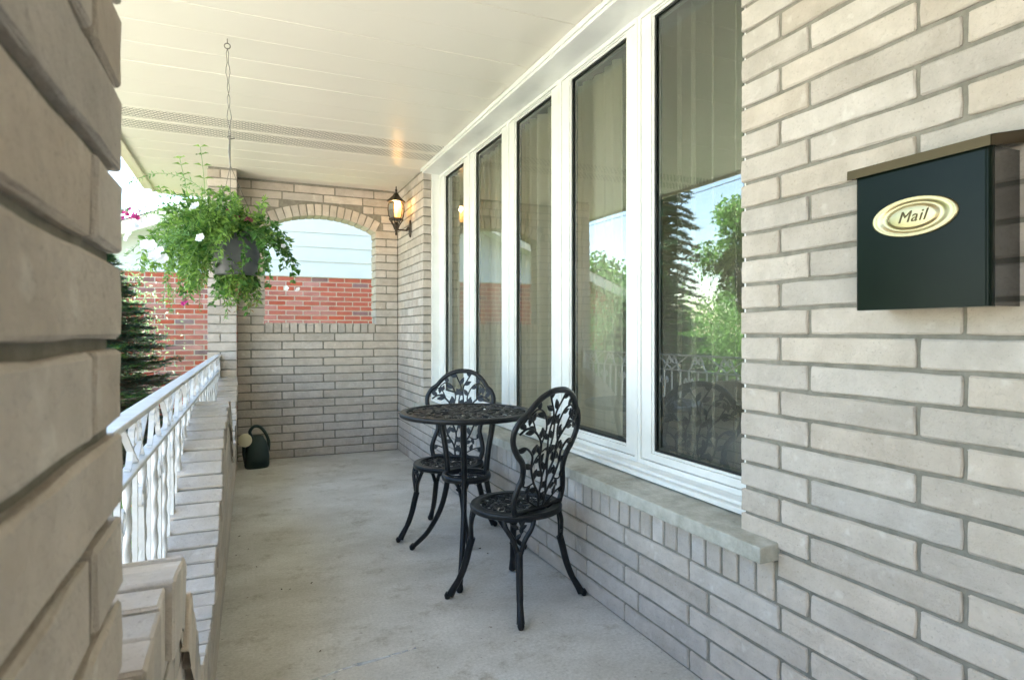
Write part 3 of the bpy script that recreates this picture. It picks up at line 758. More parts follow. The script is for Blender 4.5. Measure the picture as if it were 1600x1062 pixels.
gu = MB(); pr = [(-.024, .0), (-.024, -.012), (-.085, -.012), (-.11, .02), (-.125, .085), (-.133, .085), (-.133, .097)]
vs_ = []
for a, b in pr: vs_ += [(RE + a, -2.5, ZC + .02 + b), (RE + a, RYF + .03, ZC + .02 + b)]
gu.add(vs_, [(2 * i, 2 * i + 1, 2 * i + 3, 2 * i + 2) for i in range(len(pr) - 1)])
o = gu.obj('gutter', M['tan_trim'], roof); sm = o.modifiers.new('s', 'SOLIDIFY'); sm.thickness = .004
rf = MB()
rf.add([(RE - .06, -2.55, ZC + .17), (4.2, -2.55, ZC + 1.9), (4.2, RYF + .06, ZC + 1.9), (RE - .06, RYF + .06, ZC + .17), (6.7, -2.55, ZC + .17), (6.7, RYF + .06, ZC + .17)], [(0, 1, 2, 3), (1, 4, 5, 2)])
rf.add([(RE - .02, RYF + .021, ZC + .18), (6.7, RYF + .021, ZC + .18), (4.2, RYF + .021, ZC + 1.88)], [(0, 1, 2)])
rf.obj('shingles', M['shingle'], roof)
bk = MB(); bk.box(-.45, 1.29, -1.7, -1.5, 0, ZC); bk.box(6.11, 6.25, -2.4, 2.4, gz, ZC); bk.box(6.11, 6.25, 5.4, 6.10, gz, ZC); bk.box(6.11, 6.25, 2.4, 5.4, gz, .5); bk.box(6.11, 6.25, 2.4, 5.4, 2.2, ZC); bk.box(1.66, 6.105, 6.11, 6.13, gz, ZC); bk.box(1.66, 6.105, -2.5, -2.4, gz, ZC); bk.obj('back_wall_and_light_block', M['brick'], house)  # unseen wall added behind camera to dim pillar; far-wall opening added to light room

# ------------------------------------------------------------------ black bistro set
def leaf3(mb, c, ang, L, W, mapf, t=.0035):
    """little cast leaf in a 2D pattern plane: pointed oval, raised midrib"""
    n = 5; top = []; 
    up = [(i / n, math.sin(math.pi * (i / n) ** .85)) for i in range(n + 1)]
    ca, sa = math.cos(ang), math.sin(ang)
    def P(u, v, h): x = c[0] + (u * L * ca - v * W * .5 * sa); y = c[1] + (u * L * sa + v * W * .5 * ca); return mapf(x, y, h)
    vs_ = []
    for u, w in up: vs_ += [P(u, w, t * .2), P(u, 0, t), P(u, -w, t * .2), P(u, w, -t), P(u, -w, -t)]
    fs = []
    for i in range(n):
        a = 5 * i; b = a + 5
        fs += [(a, b, b + 1, a + 1), (a + 1, b + 1, b + 2, a + 2), (a + 3, a + 4, b + 4, b + 3), (a, a + 3, b + 3, b), (a + 2, b + 2, b + 4, a + 4)]
    mb.add(vs_, fs, False)
def stem2(mb, pts, r, mapf, n=5, sub=5):
    q = catmull([(a, b, 0) for a, b in pts], sub)
    mb.tube([mapf(p.x, p.y, 0) for p in q], r, n)
    return q
def vine(mb, pts, r, mapf, every=.04, L=.042, W=.02, side=1, sub=6):
    q = stem2(mb, pts, r, mapf, sub=sub); acc = every * .5; s_ = side
    for i in range(1, len(q)):
        d = q[i] - q[i - 1]; acc += d.length
        if acc > every:
            acc = 0; a = math.atan2(d.y, d.x) + s_ * .75; s_ = -s_
            leaf3(mb, (q[i].x, q[i].y), a, L, W, mapf)
def disc_pattern(rad, sectors, inner=.0, seed=1, L=.04, W=.019):
    mb = MB(); rr = random.Random(seed)
    mapf = lambda x, y, h: (x, y, h)
    mb.tube([(.018 * math.cos(a), .018 * math.sin(a), 0) for a in [i * math.pi / 6 for i in range(12)]], .004, 5, closed=True)
    for k in range(sectors):
        a = 2 * math.pi * k / sectors
        def pol(r, t): return (r * math.cos(a + t), r * math.sin(a + t))
        w = 2 * math.pi / sectors
        vine(mb, [pol(.018, 0), pol(rad * .35, w * .35), pol(rad * .65, w * .15), pol(rad, w * .5)], .0035, mapf, L * .85, L, W, 1)
        vine(mb, [pol(rad * .45, w * .3), pol(rad * .62, w * .75), pol(rad * .85, w * .9), pol(rad * .98, w * 1.05)], .003, mapf, L * .7, L, W, -1)
        c = [pol(rad * (.78 + .13 * math.cos(t)), w * .12 + .13 * math.sin(t) / .78) for t in [i * .75 for i in range(7)]]
        stem2(mb, c, .003, mapf)
    # fill the gaps with loose leaves
    tries = 0; pts = []
    while tries < 1600:
        tries += 1; r = rad * math.sqrt(rr.random()) * .97; t = rr.random() * 6.283; p = (r * math.cos(t), r * math.sin(t))
        if all((p[0] - q[0]) ** 2 + (p[1] - q[1]) ** 2 > (L * .72) ** 2 for q in pts):
            pts.append(p); leaf3(mb, p, rr.random() * 6.283, L * .9, W, mapf, .003)
    return mb
def ringprof(mb, r0, r1, z, h, n=56):
    """flat moulded rim between radii r0<r1, top at z"""
    pr = [(r0, z - h * .6), (r0, z - .002), (r0 + .006, z + .001), (r0 + .014, z - .002), (r1 - .010, z - .002), (r1 - .004, z - .001), (r1, z - h * .35), (r1 - .002, z - h * .8), (r1 - .008, z - h), (r0, z - h * .6)]
    return mb.lathe(pr, n)
def make_chair(loc, rotz, label):
    root = thing('garden_chair', label, 'chair', loc, rotz, 'black cast metal bistro chairs')
    SZ = .385
    s_ = ringprof(MB(), .146, .187, SZ, .026).obj('seat', M['black_iron'], root)
    pt = disc_pattern(.148, 7, seed=3, L=.038, W=.019); o = pt.obj('seat_lattice', M['black_iron'], s_, loc=(0, 0, SZ - .008))
    # backrest
    def bm(x, z, h):     # pattern plane (x, z above seat) to chair space; curves round the sitter
        y = -.125 - .16 * z - .10 * z * z + .55 * x * x
        return (x, y - h * 1.0, SZ + z)
    half = [(.137, -.004), (.150, .045), (.140, .095), (.124, .145), (.134, .195), (.166, .232), (.192, .275), (.197, .322), (.178, .362), (.150, .385), (.128, .412), (.094, .442), (.047, .462), (0, .467)]
    outl = half + [(-a, b) for a, b in half[-2::-1]]
    fr = MB(); q = catmull([(a, b, 0) for a, b in outl], 5); fr.tube([bm(p.x, p.y, 0) for p in q], .0128, 8, flat=.85)
    bot = [(lerp(-.137, .137, i / 8), -.004) for i in range(9)]
    fr.tube([bm(p[0], p[1] + .006, 0) for p in bot], .010, 8)
    f_ = fr.obj('backrest', M['black_iron'], root)
    vn = MB()
    for s2 in (1, -1):
        def mp(x, z, h, s2=s2): return bm(x * s2, z, h)
        vine(vn, [(.012, 0), (.025, .06), (.06, .11), (.085, .17), (.09, .22), (.13, .255), (.165, .25)], .005, mp, .045, .046, .023, 1)
        vine(vn, [(.06, .11), (.10, .10), (.13, .12)], .0035, mp, .03, .036, .018, -1)
        vine(vn, [(.022, .05), (.015, .12), (.045, .19), (.05, .26), (.09, .31), (.135, .33), (.17, .31)], .005, mp, .045, .046, .023, 1)
        vine(vn, [(.05, .26), (.035, .32), (.06, .38), (.10, .40), (.13, .38)], .0038, mp, .042, .044, .022, -1)
        vine(vn, [(.016, .12), (.004, .20), (.014, .29), (.006, .37), (.03, .42), (.05, .455)], .004, mp, .05, .046, .023, s2)
        vine(vn, [(.09, .31), (.12, .36), (.155, .37)], .0035, mp, .03, .034, .018, -1)
        vine(vn, [(.012, 0), (.06, .03), (.10, .05), (.142, .06)], .0038, mp, .04, .04, .02, -1)
        vine(vn, [(.085, .17), (.06, .215), (.02, .24)], .0033, mp, .035, .036, .018, 1)
    vn.obj('vine_lattice', M['black_iron'], f_)
    # legs
    for sx in (-1, 1):
        for sy in (-1, 1):
            d = Vector((sx, sy, 0)).normalized(); pd = Vector((-d.y, d.x, 0))
            lg = MB()
            def at(r, z, k=0): return d * r + pd * k + Vector((0, 0, z))
            path = catmull([at(.178, .245), at(.190, .20), at(.205, .14), at(.226, .085), at(.252, .040), at(.266, .014)], 5)
            n = len(path); rad = [lerp(.0155, .0125, i / n) if i < n * .6 else lerp(.0125, .017, (i / n - .6) / .4) for i in range(n)]
            lg.tube(path, rad, 8)
            lg.tube([at(.272, .022), at(.277, .012), at(.278, .0)], [.013, .014, .009], 8)
            # openwork bracket
            for k in (-1, 1): lg.tube(catmull([at(.168, .362, k * .058), at(.178, .330, k * .047), at(.182, .290, k * .022), at(.180, .240, k * .007)], 4), [.0095] * 5 + [.010] * 8, 6)
            lg.tube([at(.170, .362, -.058), at(.176, .364, 0), at(.170, .362, .058)], .009, 6)
            L_ = legs_part = link('leg', lg.mesh('leg', M['black_iron']), root)
            ot = MB()
            mpf = lambda a, b, h, d=d, pd=pd: tuple(d * (.180 + h) + pd * a + Vector((0, 0, b)))
            vine(ot, [(0, .25), (-.012, .29), (.012, .32), (0, .36)], .0035, mpf, .022, .032, .017, 1, sub=4)
            leaf3(ot, (0, .33), .5, .035, .018, mpf); leaf3(ot, (0, .33), 2.6, .035, .018, mpf)
            ot.obj('leaf_tracery', M['black_iron'], L_)
    return root
make_chair((1.012, 2.290, 0), R(24.8), 'black cast metal chair in front of the table, its leafy back nearest the window ledge')
make_chair((1.000, 3.150, 0), R(139.9), 'black cast metal chair behind the round table, half hidden by the tabletop')
tab = thing('garden_table', 'round black cast metal bistro table with openwork leaf top and three curved legs', 'table', (.950, 2.722, 0))
TZ = .708
tp = ringprof(MB(), .276, .308, TZ, .024, 72).obj('tabletop', M['black_iron'], tab)
disc_pattern(.278, 10, seed=5, L=.05, W=.025).obj('top_lattice', M['black_iron'], tp, loc=(0, 0, TZ - .007))
for an in (125, 246, 10.4):
    d = Vector((math.cos(R(an)), math.sin(R(an)), 0)); lg = MB()
    at = lambda r, z: d * r + Vector((0, 0, z))
    path = catmull([at(.150, .695), at(.142, .62), at(.122, .52), at(.110, .42), at(.118, .33), at(.155, .22), at(.225, .11), at(.290, .045), at(.322, .018)], 5)
    n = len(path); lg.tube(path, [.0145 - .003 * i / n for i in range(n)], 8)
    lg.tube([at(.318, .024), at(.328, .012), at(.331, 0)], [.014, .016, .010], 8)
    lg.tube([at(.08, .688), at(.24, .692)], .008, 6)
    lg.obj('leg', M['black_iron'], tab)
rg = MB(); rg.lathe([(.098, .012), (.098, -.012), (.112, -.014), (.116, 0), (.112, .014), (.098, .012)], 36)
for k in range(6):
    a = k * math.pi / 3 + .3
    rg.tube(catmull([(.098 * math.cos(a), .098 * math.sin(a), 0), (.05 * math.cos(a + .6), .05 * math.sin(a + .6), 0), (.012 * math.cos(a), .012 * math.sin(a), 0)], 4), .005, 5)
rg.obj('stretcher_ring', M['black_iron'], tab, loc=(0, 0, .405))

# ------------------------------------------------------------------ mailbox
mail = thing('mailbox', 'dark green metal mailbox with brass lid and oval brass Mail plate on the brick wall', 'mailbox')
MY0, MY1, MX, MZ0, MZ1 = .655, .913, 1.190, 1.118, 1.402
def rbox(x0, x1, y0, y1, z0, z1, r, n=6):
    """box whose two front vertical edges (at x0) are rounded; open back not needed"""
    pts = [(x1, y0)]
    for i in range(n + 1): a = math.pi / 2 * i / n; pts.append((x0 + r - r * math.sin(a), y0 + r - r * math.cos(a)))
    for i in range(n + 1): a = math.pi / 2 * i / n; pts.append((x0 + r - r * math.cos(a), y1 - r + r * math.sin(a)))
    pts.append((x1, y1)); m = len(pts); mb = MB()
    vs_ = [(a, b, z0) for a, b in pts] + [(a, b, z1) for a, b in pts]
    mb.add(vs_, [(i, (i + 1) % m, m + (i + 1) % m, m + i) for i in range(m)], True)
    mb.add(vs_, [tuple(range(m))[::-1], tuple(range(m, 2 * m))]); return mb
fb = rbox(MX, MX + .0165, MY0 + .0, MY1, MZ0, MZ1, .009).obj('front_panel', M['mail_green'], mail)
MB().box(MX + .017, WX - .002, MY0 + .004, MY1 - .004, MZ0 + .001, MZ1 - .001).obj('body', M['mail_black'], mail)
# lid: folded sheet with flange on the front and both sides
ld = MB(); lx0 = MX - .010; ly0, ly1 = MY0 - .008, MY1 + .011
ld.add([(lx0, ly0, 1.395), (lx0, ly1, 1.395), (lx0 + .001, ly1, 1.414), (lx0 + .001, ly0, 1.414)], [(0, 3, 2, 1)])
ld.add([(lx0 + .001, ly0, 1.414), (lx0 + .001, ly1, 1.414), (WX - .003, ly1, 1.436), (WX - .003, ly0, 1.436)], [(0, 3, 2, 1)])
for yy in (ly0, ly1):
    q = [(lx0, yy, 1.395), (WX - .004, yy, 1.412), (WX - .0035, yy, 1.430), (WX - .009, yy, 1.4355), (lx0 + .001, yy, 1.414)]
    ld.add(q, [tuple(range(5)) if yy == ly0 else tuple(range(4, -1, -1))])
o = ld.obj('lid', M['brass_dull'], mail); s = o.modifiers.new('s', 'SOLIDIFY'); s.thickness = .0016
# oval plate
plate = MB(); n = 56
EA, EB = .084, .0385
cy, cz = .788, 1.296
ringsP = [(1.0, 0), (.985, .003), (.95, .0045), (.93, .0038), (.88, .0044), (.80, .0044), (.74, .0015), (.66, .0005), (.60, .0020), (.55, .0045), (.50, .0052), (.25, .0055), (.0, .0056)]
vs_ = []
for f_, h in ringsP:
    for k in range(n):
        a = 2 * math.pi * k / n; vs_.append((MX - .0006 - h, cy + EA * f_ * math.cos(a), cz + (EB * f_ + (EA - EB) * 0) * math.sin(a)))
fs = [(i * n + k, (i + 1) * n + k, (i + 1) * n + (k + 1) % n, i * n + (k + 1) % n) for i in range(len(ringsP) - 1) for k in range(n)]
plate.add(vs_, fs, True); pl = plate.obj('name_plate', M['brass'], mail)
tcu = bpy.data.curves.new('lettering', 'FONT'); tcu.body = 'Mail'; tcu.size = .031; tcu.extrude = .0006; tcu.shear = .35; tcu.align_x = 'CENTER'; tcu.align_y = 'CENTER'; tcu.space_character = 1.1
to = bpy.data.objects.new('t', tcu); COL.objects.link(to); bpy.context.view_layer.update()
tm = bpy.data.meshes.new_from_object(to.evaluated_get(bpy.context.evaluated_depsgraph_get())); bpy.data.objects.remove(to)
tm.materials.clear(); tm.materials.append(M['brass_dull'])
link('lettering', tm, pl, loc=(MX - .0066, cy, cz - .0005), rot=(R(90), 0, R(-90)))

# ------------------------------------------------------------------ lantern
lamp = thing('wall_lantern', 'lit bronze coach lantern with curved glass on the brick beside the arch', 'lamp', (1.165, 5.109, 0))
def hexprof(prof, n=6, sm=False): return MB().lathe(prof, n, smooth=sm)
hexprof([(.001, 2.286), (.004, 2.284), (.005, 2.262), (.010, 2.256), (.010, 2.248), (.006, 2.243), (.009, 2.232), (.018, 2.225), (.030, 2.205), (.058, 2.178), (.075, 2.166), (.081, 2.158), (.075, 2.154), (.001, 2.156)]).obj('roof_cap', M['bronze'], lamp)
gp = [(.057, 2.152), (.067, 2.12), (.069, 2.085), (.063, 2.04), (.051, 2.012)]
hexprof([(a - .002, b) for a, b in gp]).obj('glass', M['lamp_glass'], lamp)
rb = MB()
for k in range(6):
    a = k * math.pi / 3; rb.tube([(r * math.cos(a), r * math.sin(a), z) for r, z in gp], .0035, 5)
    rb.tube(catmull([(.058 * math.cos(a), .058 * math.sin(a), 2.008), (.032 * math.cos(a), .032 * math.sin(a), 1.97), (.012 * math.cos(a), .012 * math.sin(a), 1.925)], 4), .0045, 5)
rb.lathe([(.001, 2.004), (.058, 2.004), (.063, 2.012), (.058, 2.018), (.046, 2.018)], 6, smooth=False)
rb.obj('frame', M['bronze'], lamp)
hexprof([(.006, 1.990), (.016, 1.975), (.022, 1.955), (.012, 1.93), (.013, 1.915), (.006, 1.905), (.010, 1.893), (.009, 1.882), (.001, 1.876)], 10, True).obj('finial', M['bronze'], lamp)
ar = MB(); ar.tube(catmull([(.010, 0, 1.925), (.045, 0, 1.925), (.085, 0, 1.925), (.110, 0, 1.945)], 5), [.007] * 10 + [.010, .012, .014, .016, .018, .018], 8); ar.obj('arm', M['bronze'], lamp)
bp_ = MB(); vs_ = []
pr = [(-.062, .012), (-.05, .022), (-.03, .033), (.0, .036), (.03, .033), (.05, .022), (.062, .012), (.075, .003)]
out = [(b, 1.94 + a) for a, b in [(-.075, .003)] + pr] + [(-b, 1.94 + a) for a, b in reversed([(-.075, .003)] + pr)]
m = len(out); xa, xb = .112, .124
bp_.add([(xa, a * .8, 1.94 + (b - 1.94) * .9) for a, b in out] + [(xb, a, b) for a, b in out], [tuple(range(m))] + [(i, m + i, m + (i + 1) % m, (i + 1) % m) for i in range(m)])
bp_.obj('back_plate', M['bronze'], lamp)
MB().lathe([(.001, 2.12), (.012, 2.115), (.019, 2.095), (.019, 2.075), (.011, 2.05), (.009, 2.035), (.009, 2.02)], 14).obj('bulb', M['bulb'], lamp)
pl_ = bpy.data.lights.new('lamp_light', 'POINT'); pl_.energy = .5; pl_.color = (1, .68, .34); pl_.shadow_soft_size = .03
lo = bpy.data.objects.new('lamp_light', pl_); COL.objects.link(lo); lo.location = (0, 0, 2.14); lo.parent = lamp

# ------------------------------------------------------------------ watering can
can = thing('watering_can', 'dark green plastic watering can with a cream rose head in the far porch corner', 'watering can', (.095, 5.30, 0), R(8))
b_ = MB(); prof2 = [(.001, 0, .001), (.085, 0.0, .06), (.092, .02, .066), (.093, .08, .068), (.086, .15, .060), (.070, .205, .046), (.052, .235, .035), (.048, .25, .032), (.040, .252, .026), (.036, .235, .024)]
vs_ = []; n = 28
for a, z, c in prof2:
    for k in range(n):
        t = 2 * math.pi * k / n; ct, st = math.cos(t), math.sin(t)
        e = .75; vs_.append((a * math.copysign(abs(ct) ** e, ct), c * math.copysign(abs(st) ** e, st), z))
b_.add(vs_, [(i * n + k, i * n + (k + 1) % n, (i + 1) * n + (k + 1) % n, (i + 1) * n + k) for i in range(len(prof2) - 1) for k in range(n)], True)
b_.obj('body', M['can'], can)
MB().tube(catmull([(-.035, 0, .235), (-.052, 0, .285), (-.022, 0, .325), (.022, 0, .318), (.062, 0, .27), (.088, 0, .20), (.086, 0, .13)], 6), .0125, 8, flat=1.3).obj('handle', M['can'], can)
sp_ = MB().tube(catmull([(-.078, 0, .045), (-.095, -.012, .12), (-.10, -.03, .19), (-.098, -.048, .225)], 5), [.018 - .0006 * i for i in range(16)], 10).obj('spout', M['can'], can)
hd = MB().lathe([(.012, -.03), (.020, -.02), (.048, 0), (.052, .008), (.049, .013), (.001, .018)], 24)
hd.obj('rose_head', M['cream'], can, loc=(-.098, -.066, .232), rot=(R(78), 0, R(6)))

# ------------------------------------------------------------------ foliage tools
def rand_rot(rr, up=.0):
    v = Vector((rr.gauss(0, 1), rr.gauss(0, 1), rr.gauss(0, 1) + up)).normalized(); return v
class Leaves:
    def __init__(s, seed=1): s.v = []; s.f = []; s.r = random.Random(seed)
    def leaf(s, p, d, nrm, L, W, fold=.25):
        d = Vector(d).normalized(); nrm = Vector(nrm); w = d.cross(nrm)
        if w.length < 1e-4: w = d.cross(Vector((0, 0, 1)) + nrm * .3)
        if w.length < 1e-4: w = Vector((1, 0, 0))
        w.normalize(); u = w.cross(d); p = Vector(p); o = len(s.v)
        droop = -.12 * L
        s.v += [tuple(p), tuple(p + d * L * .45 + w * W * .5 + u * W * fold), tuple(p + d * L + u * droop), tuple(p + d * L * .45 - w * W * .5 + u * W * fold), tuple(p + d * L * .5)]
        s.f += [(o, o + 1, o + 4), (o + 1, o + 2, o + 4), (o, o + 4, o + 3), (o + 4, o + 2, o + 3)]
    def blade(s, p, d, nrm, L, W):
        d = Vector(d).normalized(); w = d.cross(Vector(nrm))
        if w.length < 1e-4: w = Vector((1, 0, 0))
        w.normalize(); p = Vector(p); o = len(s.v)
        s.v += [tuple(p - w * W * .5), tuple(p + w * W * .5), tuple(p + d * L)]; s.f.append((o, o + 1, o + 2))
    def obj(s, name, mat, parent=None, **kw):
        me = bpy.data.meshes.new(name); me.from_pydata(s.v, [], s.f); me.materials.append(mat); me.update(); return link(name, me, parent, **kw)

# ------------------------------------------------------------------ hanging basket
hb = thing('hanging_basket', 'grey hanging flower basket overflowing with green trailing plants and white petunias', 'hanging basket', (-.066, 2.97, 0))
pot = MB(); pc_ = (.034, -.013, 0)
pot.lathe([(.001, 1.318), (.082, 1.318), (.086, 1.325), (.106, 1.478), (.114, 1.480), (.116, 1.492), (.112, 1.500), (.104, 1.500), (.100, 1.485), (.001, 1.478)], 36, c=pc_)
pot.obj('pot', M['pot'], hb)
wr = MB()
wr.tube([(0, 0, ZC), (0, 0, ZC - .020)], .0022, 6); wr.tube([(.012 * math.cos(a), 0, ZC - .032 + .012 * math.sin(a)) for a in [i * math.pi / 6 for i in range(12)]], .0025, 6, closed=True)
def wob(z0, z1, amp, ph, n=18): return [(amp * math.sin(i * 1.7 + ph) + .006 * math.sin(i * .35 + ph) + .010 * (i / n), amp * math.cos(i * 1.7 + ph), lerp(z0, z1, i / n)) for i in range(n + 1)]
wr.tube(wob(ZC - .042, 1.925, .003, 0), .0016, 5); wr.tube(wob(ZC - .042, 1.925, .003, 3.1), .0016, 5)
wr.tube([(.012, 0, 1.93), (.0, 0, 1.925), (.006, .004, 1.915), (.03, .0, 1.922)], .003, 5)
wr.tube([(.010, 0, 1.93), (.008, .003, 1.86), (.012, 0, 1.79)], [.003, .0055, .002], 6)
wr.obj('hanging_wire', M['wire'], hb)
hw_ = MB()
for a in (20, 140, 260):
    hw_.tube([(.012, 0, 1.80), (pc_[0] + .113 * math.cos(R(a)), pc_[1] + .113 * math.sin(R(a)), 1.492)], .0014, 5)
hw_.obj('pot_hanger', M['wire'], hb)
rr = random.Random(11)
fl = Leaves(2); vl = Leaves(3); fn = Leaves(4); dr = Leaves(5); st = MB()
right = Vector((math.cos(YAW), -math.sin(YAW), 0)); fwd = Vector((math.sin(YAW), math.cos(YAW), 0))
def strand(start, dirv, length, droop, L, W, tgt, dens=.012, wig=.25, stemr=.0012, leafout=.8):
    p = Vector(start); d = Vector(dirv).normalized(); pts = [p.copy()]; n = max(4, int(length / .02)); 
    for i in range(n):
        d = (d + Vector((rr.gauss(0, wig), rr.gauss(0, wig), rr.gauss(0, wig))) * .25 + Vector((0, 0, -droop * .12))).normalized()
        q = p + d * (length / n)
        if q.z < p.z and (Vector((q.x, q.y, 0)) - Vector((pc_[0], pc_[1], 0))).length < .10 and q.z < 1.5 and q.z > 1.30: q.x, q.y = p.x, p.y
        k = int((length / n) / dens) + 1
        for j in range(k):
            t = rr.random(); pp = p.lerp(q, t); sd = rand_rot(rr, .15)
            sd = (sd - d * sd.dot(d)).normalized() * leafout + d * .5
            sc = rr.uniform(.6, 1.15)
            tgt.leaf(pp, sd, rand_rot(rr, 1.2), L * sc, W * sc)
        p = q; pts.append(p.copy())
    st.tube(pts, stemr, 3, cap=False); return pts
tips = []
def org(): 
    a = rr.random() * 6.283; r = .095 * math.sqrt(rr.random()); return Vector((pc_[0] + r * math.cos(a), pc_[1] + r * math.sin(a), 1.49))
def sdir_(lr, fb_, up): return right * lr + fwd * fb_ + Vector((0, 0, up))
# main leafy mass, leaning to the left of the picture
for i in range(120):
    lr = rr.uniform(-1.25, .35); strand(org(), sdir_(lr, rr.gauss(0, .6), rr.uniform(.05, 1.05)), rr.uniform(.18, .42) * (1.0 if lr < -.1 else .6), rr.uniform(.5, 1.5), .034, .013, fl, .0048)
for i in range(60):
    lr = rr.uniform(-1.2, -.1); strand(org(), sdir_(lr, rr.uniform(-1.1, .3), rr.uniform(.0, .5)), rr.uniform(.22, .40), rr.uniform(1.2, 2.2), .030, .011, fl, .005)
for i in range(40):
    strand(org(), sdir_(rr.uniform(-1.0, -.05), rr.uniform(-1.3, -.5), rr.uniform(.0, .7)), rr.uniform(.16, .36), rr.uniform(1.0, 2.0), .032, .012, fl, .005)
# fine pale sprays far left and top
for i in range(42):
    tips.append(strand(org(), sdir_(rr.uniform(-1.4, -.3), rr.gauss(0, .5), rr.uniform(.25, .95)), rr.uniform(.30, .52), rr.uniform(.4, 1.1), .022, .007, fn, .008)[-1])
# dark vines, right side and below
for i in range(40):
    strand(org(), sdir_(rr.uniform(.3, 1.2), rr.gauss(0, .5), rr.uniform(.2, .7)), rr.uniform(.16, .34), rr.uniform(1.3, 2.6), .030, .022, vl, .010)
for i in range(14):
    strand(org(), sdir_(rr.uniform(-.9, -.2), rr.uniform(-1, 0), rr.uniform(.1, .4)), rr.uniform(.28, .40), rr.uniform(2.0, 3.0), .028, .016, vl, .008)
for q in ((.9, -.2, .35, .33, .9), (1.0, .1, .55, .32, .8), (.8, .2, .1, .30, 2.0)): strand(org(), sdir_(*q[:3]), q[3], q[4], .030, .022, vl, .016)
# two tall shoots at the top left
for lr, h, sway in ((-.20, .33, -.045), (-.14, .38, -.015), (-.30, .20, -.03), (-.03, .16, .02)):
    p0 = Vector((pc_[0], pc_[1], 1.50)) + right * (lr); top = p0 + Vector((0, 0, h)) + right * sway
    q = catmull([p0, p0.lerp(top, .5) + right * .012, top], 8); st.tube(q, .0016, 4)
    m = len(q)
    for i in range(2, m, 2):
        for s_ in (-1, 1):
            fl.leaf(q[i], right * s_ + Vector((0, 0, .25)) + fwd * rr.uniform(-.6, .6), Vector((0, 0, 1)) - fwd * .5, .050 * (1 - .3 * i / m), .026)
# dry bits below
for i in range(16):
    strand(org(), sdir_(rr.uniform(-1, -.1), rr.uniform(-1, .2), .1), rr.uniform(.30, .40), 2.6, .024, .006, dr, .009)
fl.obj('foliage', M['basket_leaf'], hb, kind='stuff'); vl.obj('vine_foliage', M['vine_leaf'], hb, kind='stuff'); fn.obj('fine_foliage', M['fine_leaf'], hb, kind='stuff'); dr.obj('dry_foliage', M['dry'], hb, kind='stuff')
st.obj('stems', M['stem'], hb, kind='stuff')
def petunia(mat, r=.024):
    mb = MB(); n = 20; vs_ = [(0, 0, -.016)]; 
    for k in range(n): a = 2 * math.pi * k / n; vs_.append((r * .25 * math.cos(a), r * .25 * math.sin(a), -.004))
    for k in range(n): a = 2 * math.pi * k / n; q = r * (1 + .10 * math.cos(5 * a)); vs_.append((q * math.cos(a), q * math.sin(a), .003 * math.cos(10 * a)))
    fs = [(0, 1 + k, 1 + (k + 1) % n) for k in range(n)] + [(1 + k, 1 + n + k, 1 + n + (k + 1) % n, 1 + (k + 1) % n) for k in range(n)]
    return mb.add(vs_, fs, True).mesh('flower', mat)
fwm = petunia(M['petal_white']); fpm = petunia(M['petal_pink'], .010); fum = petunia(M['petal_purple'], .016); frm = petunia(M['petal_rose'], .014)
def at_px(px, py, dfw):
    """point in basket space seen at that place, dfw metres nearer/farther than the pot"""
    fw_ = 2.698 + dfw; return Vector((right * ((px - 800) / F_PX * fw_) + fwd * fw_ + Vector((0, 0, EYE - (py - 518.4) / F_PX * fw_)))) - Vector((-.066, 2.97, 0))
for px, py, d, k in ((235, 383, -.34, .95), (241, 399, -.36, .95), (254, 404, -.35, .95), (248, 391, -.36, .8), (312, 371, -.36, .75), (304, 321, -.3, .8), (226, 381, -.33, .8), (205, 355, 0, .7), (214, 350, .02, .7), (222, 345, .02, .6), (200, 365, .0, .7), (196, 372, .05, .6), (305, 325, -.02, .9), (312, 320, .0, .8), (443, 384, -.03, .45), (447, 450, .0, .5), (465, 452, .02, .5), (228, 388, -.1, .9), (250, 396, -.15, .9)):
    o = link('white_flower', fwm, hb, loc=at_px(px, py, d)); v = (-fwd + right * rr.uniform(-.5, .3) + Vector((0, 0, rr.uniform(.0, .7)))).normalized(); o.rotation_euler = v.to_track_quat('Z', 'Y').to_euler(); o.scale = (k,) * 3
for i in range(16):
    o = link('pink_flower', fpm, hb, loc=at_px(204 + rr.uniform(-13, 14), 333 + rr.uniform(-7, 8), rr.uniform(-.03, .03))); v = rand_rot(rr, .5); v -= fwd; o.rotation_euler = v.to_track_quat('Z', 'Y').to_euler()
for px, py in ((348, 345), (352, 351), (346, 352), (286, 474), (290, 470)):
    o = link('purple_flower', fum if px > 300 else fpm, hb, loc=at_px(px, py, -.08)); o.rotation_euler = (-fwd).to_track_quat('Z', 'Y').to_euler()
for px, py in ((357, 329), (383, 342), (391, 343), (370, 338), (365, 345)):
    o = link('rose_flower', frm, hb, loc=at_px(px, py, -.06)); o.rotation_euler = (rand_rot(rr, 1) - fwd).to_track_quat('Z', 'Y').to_euler()

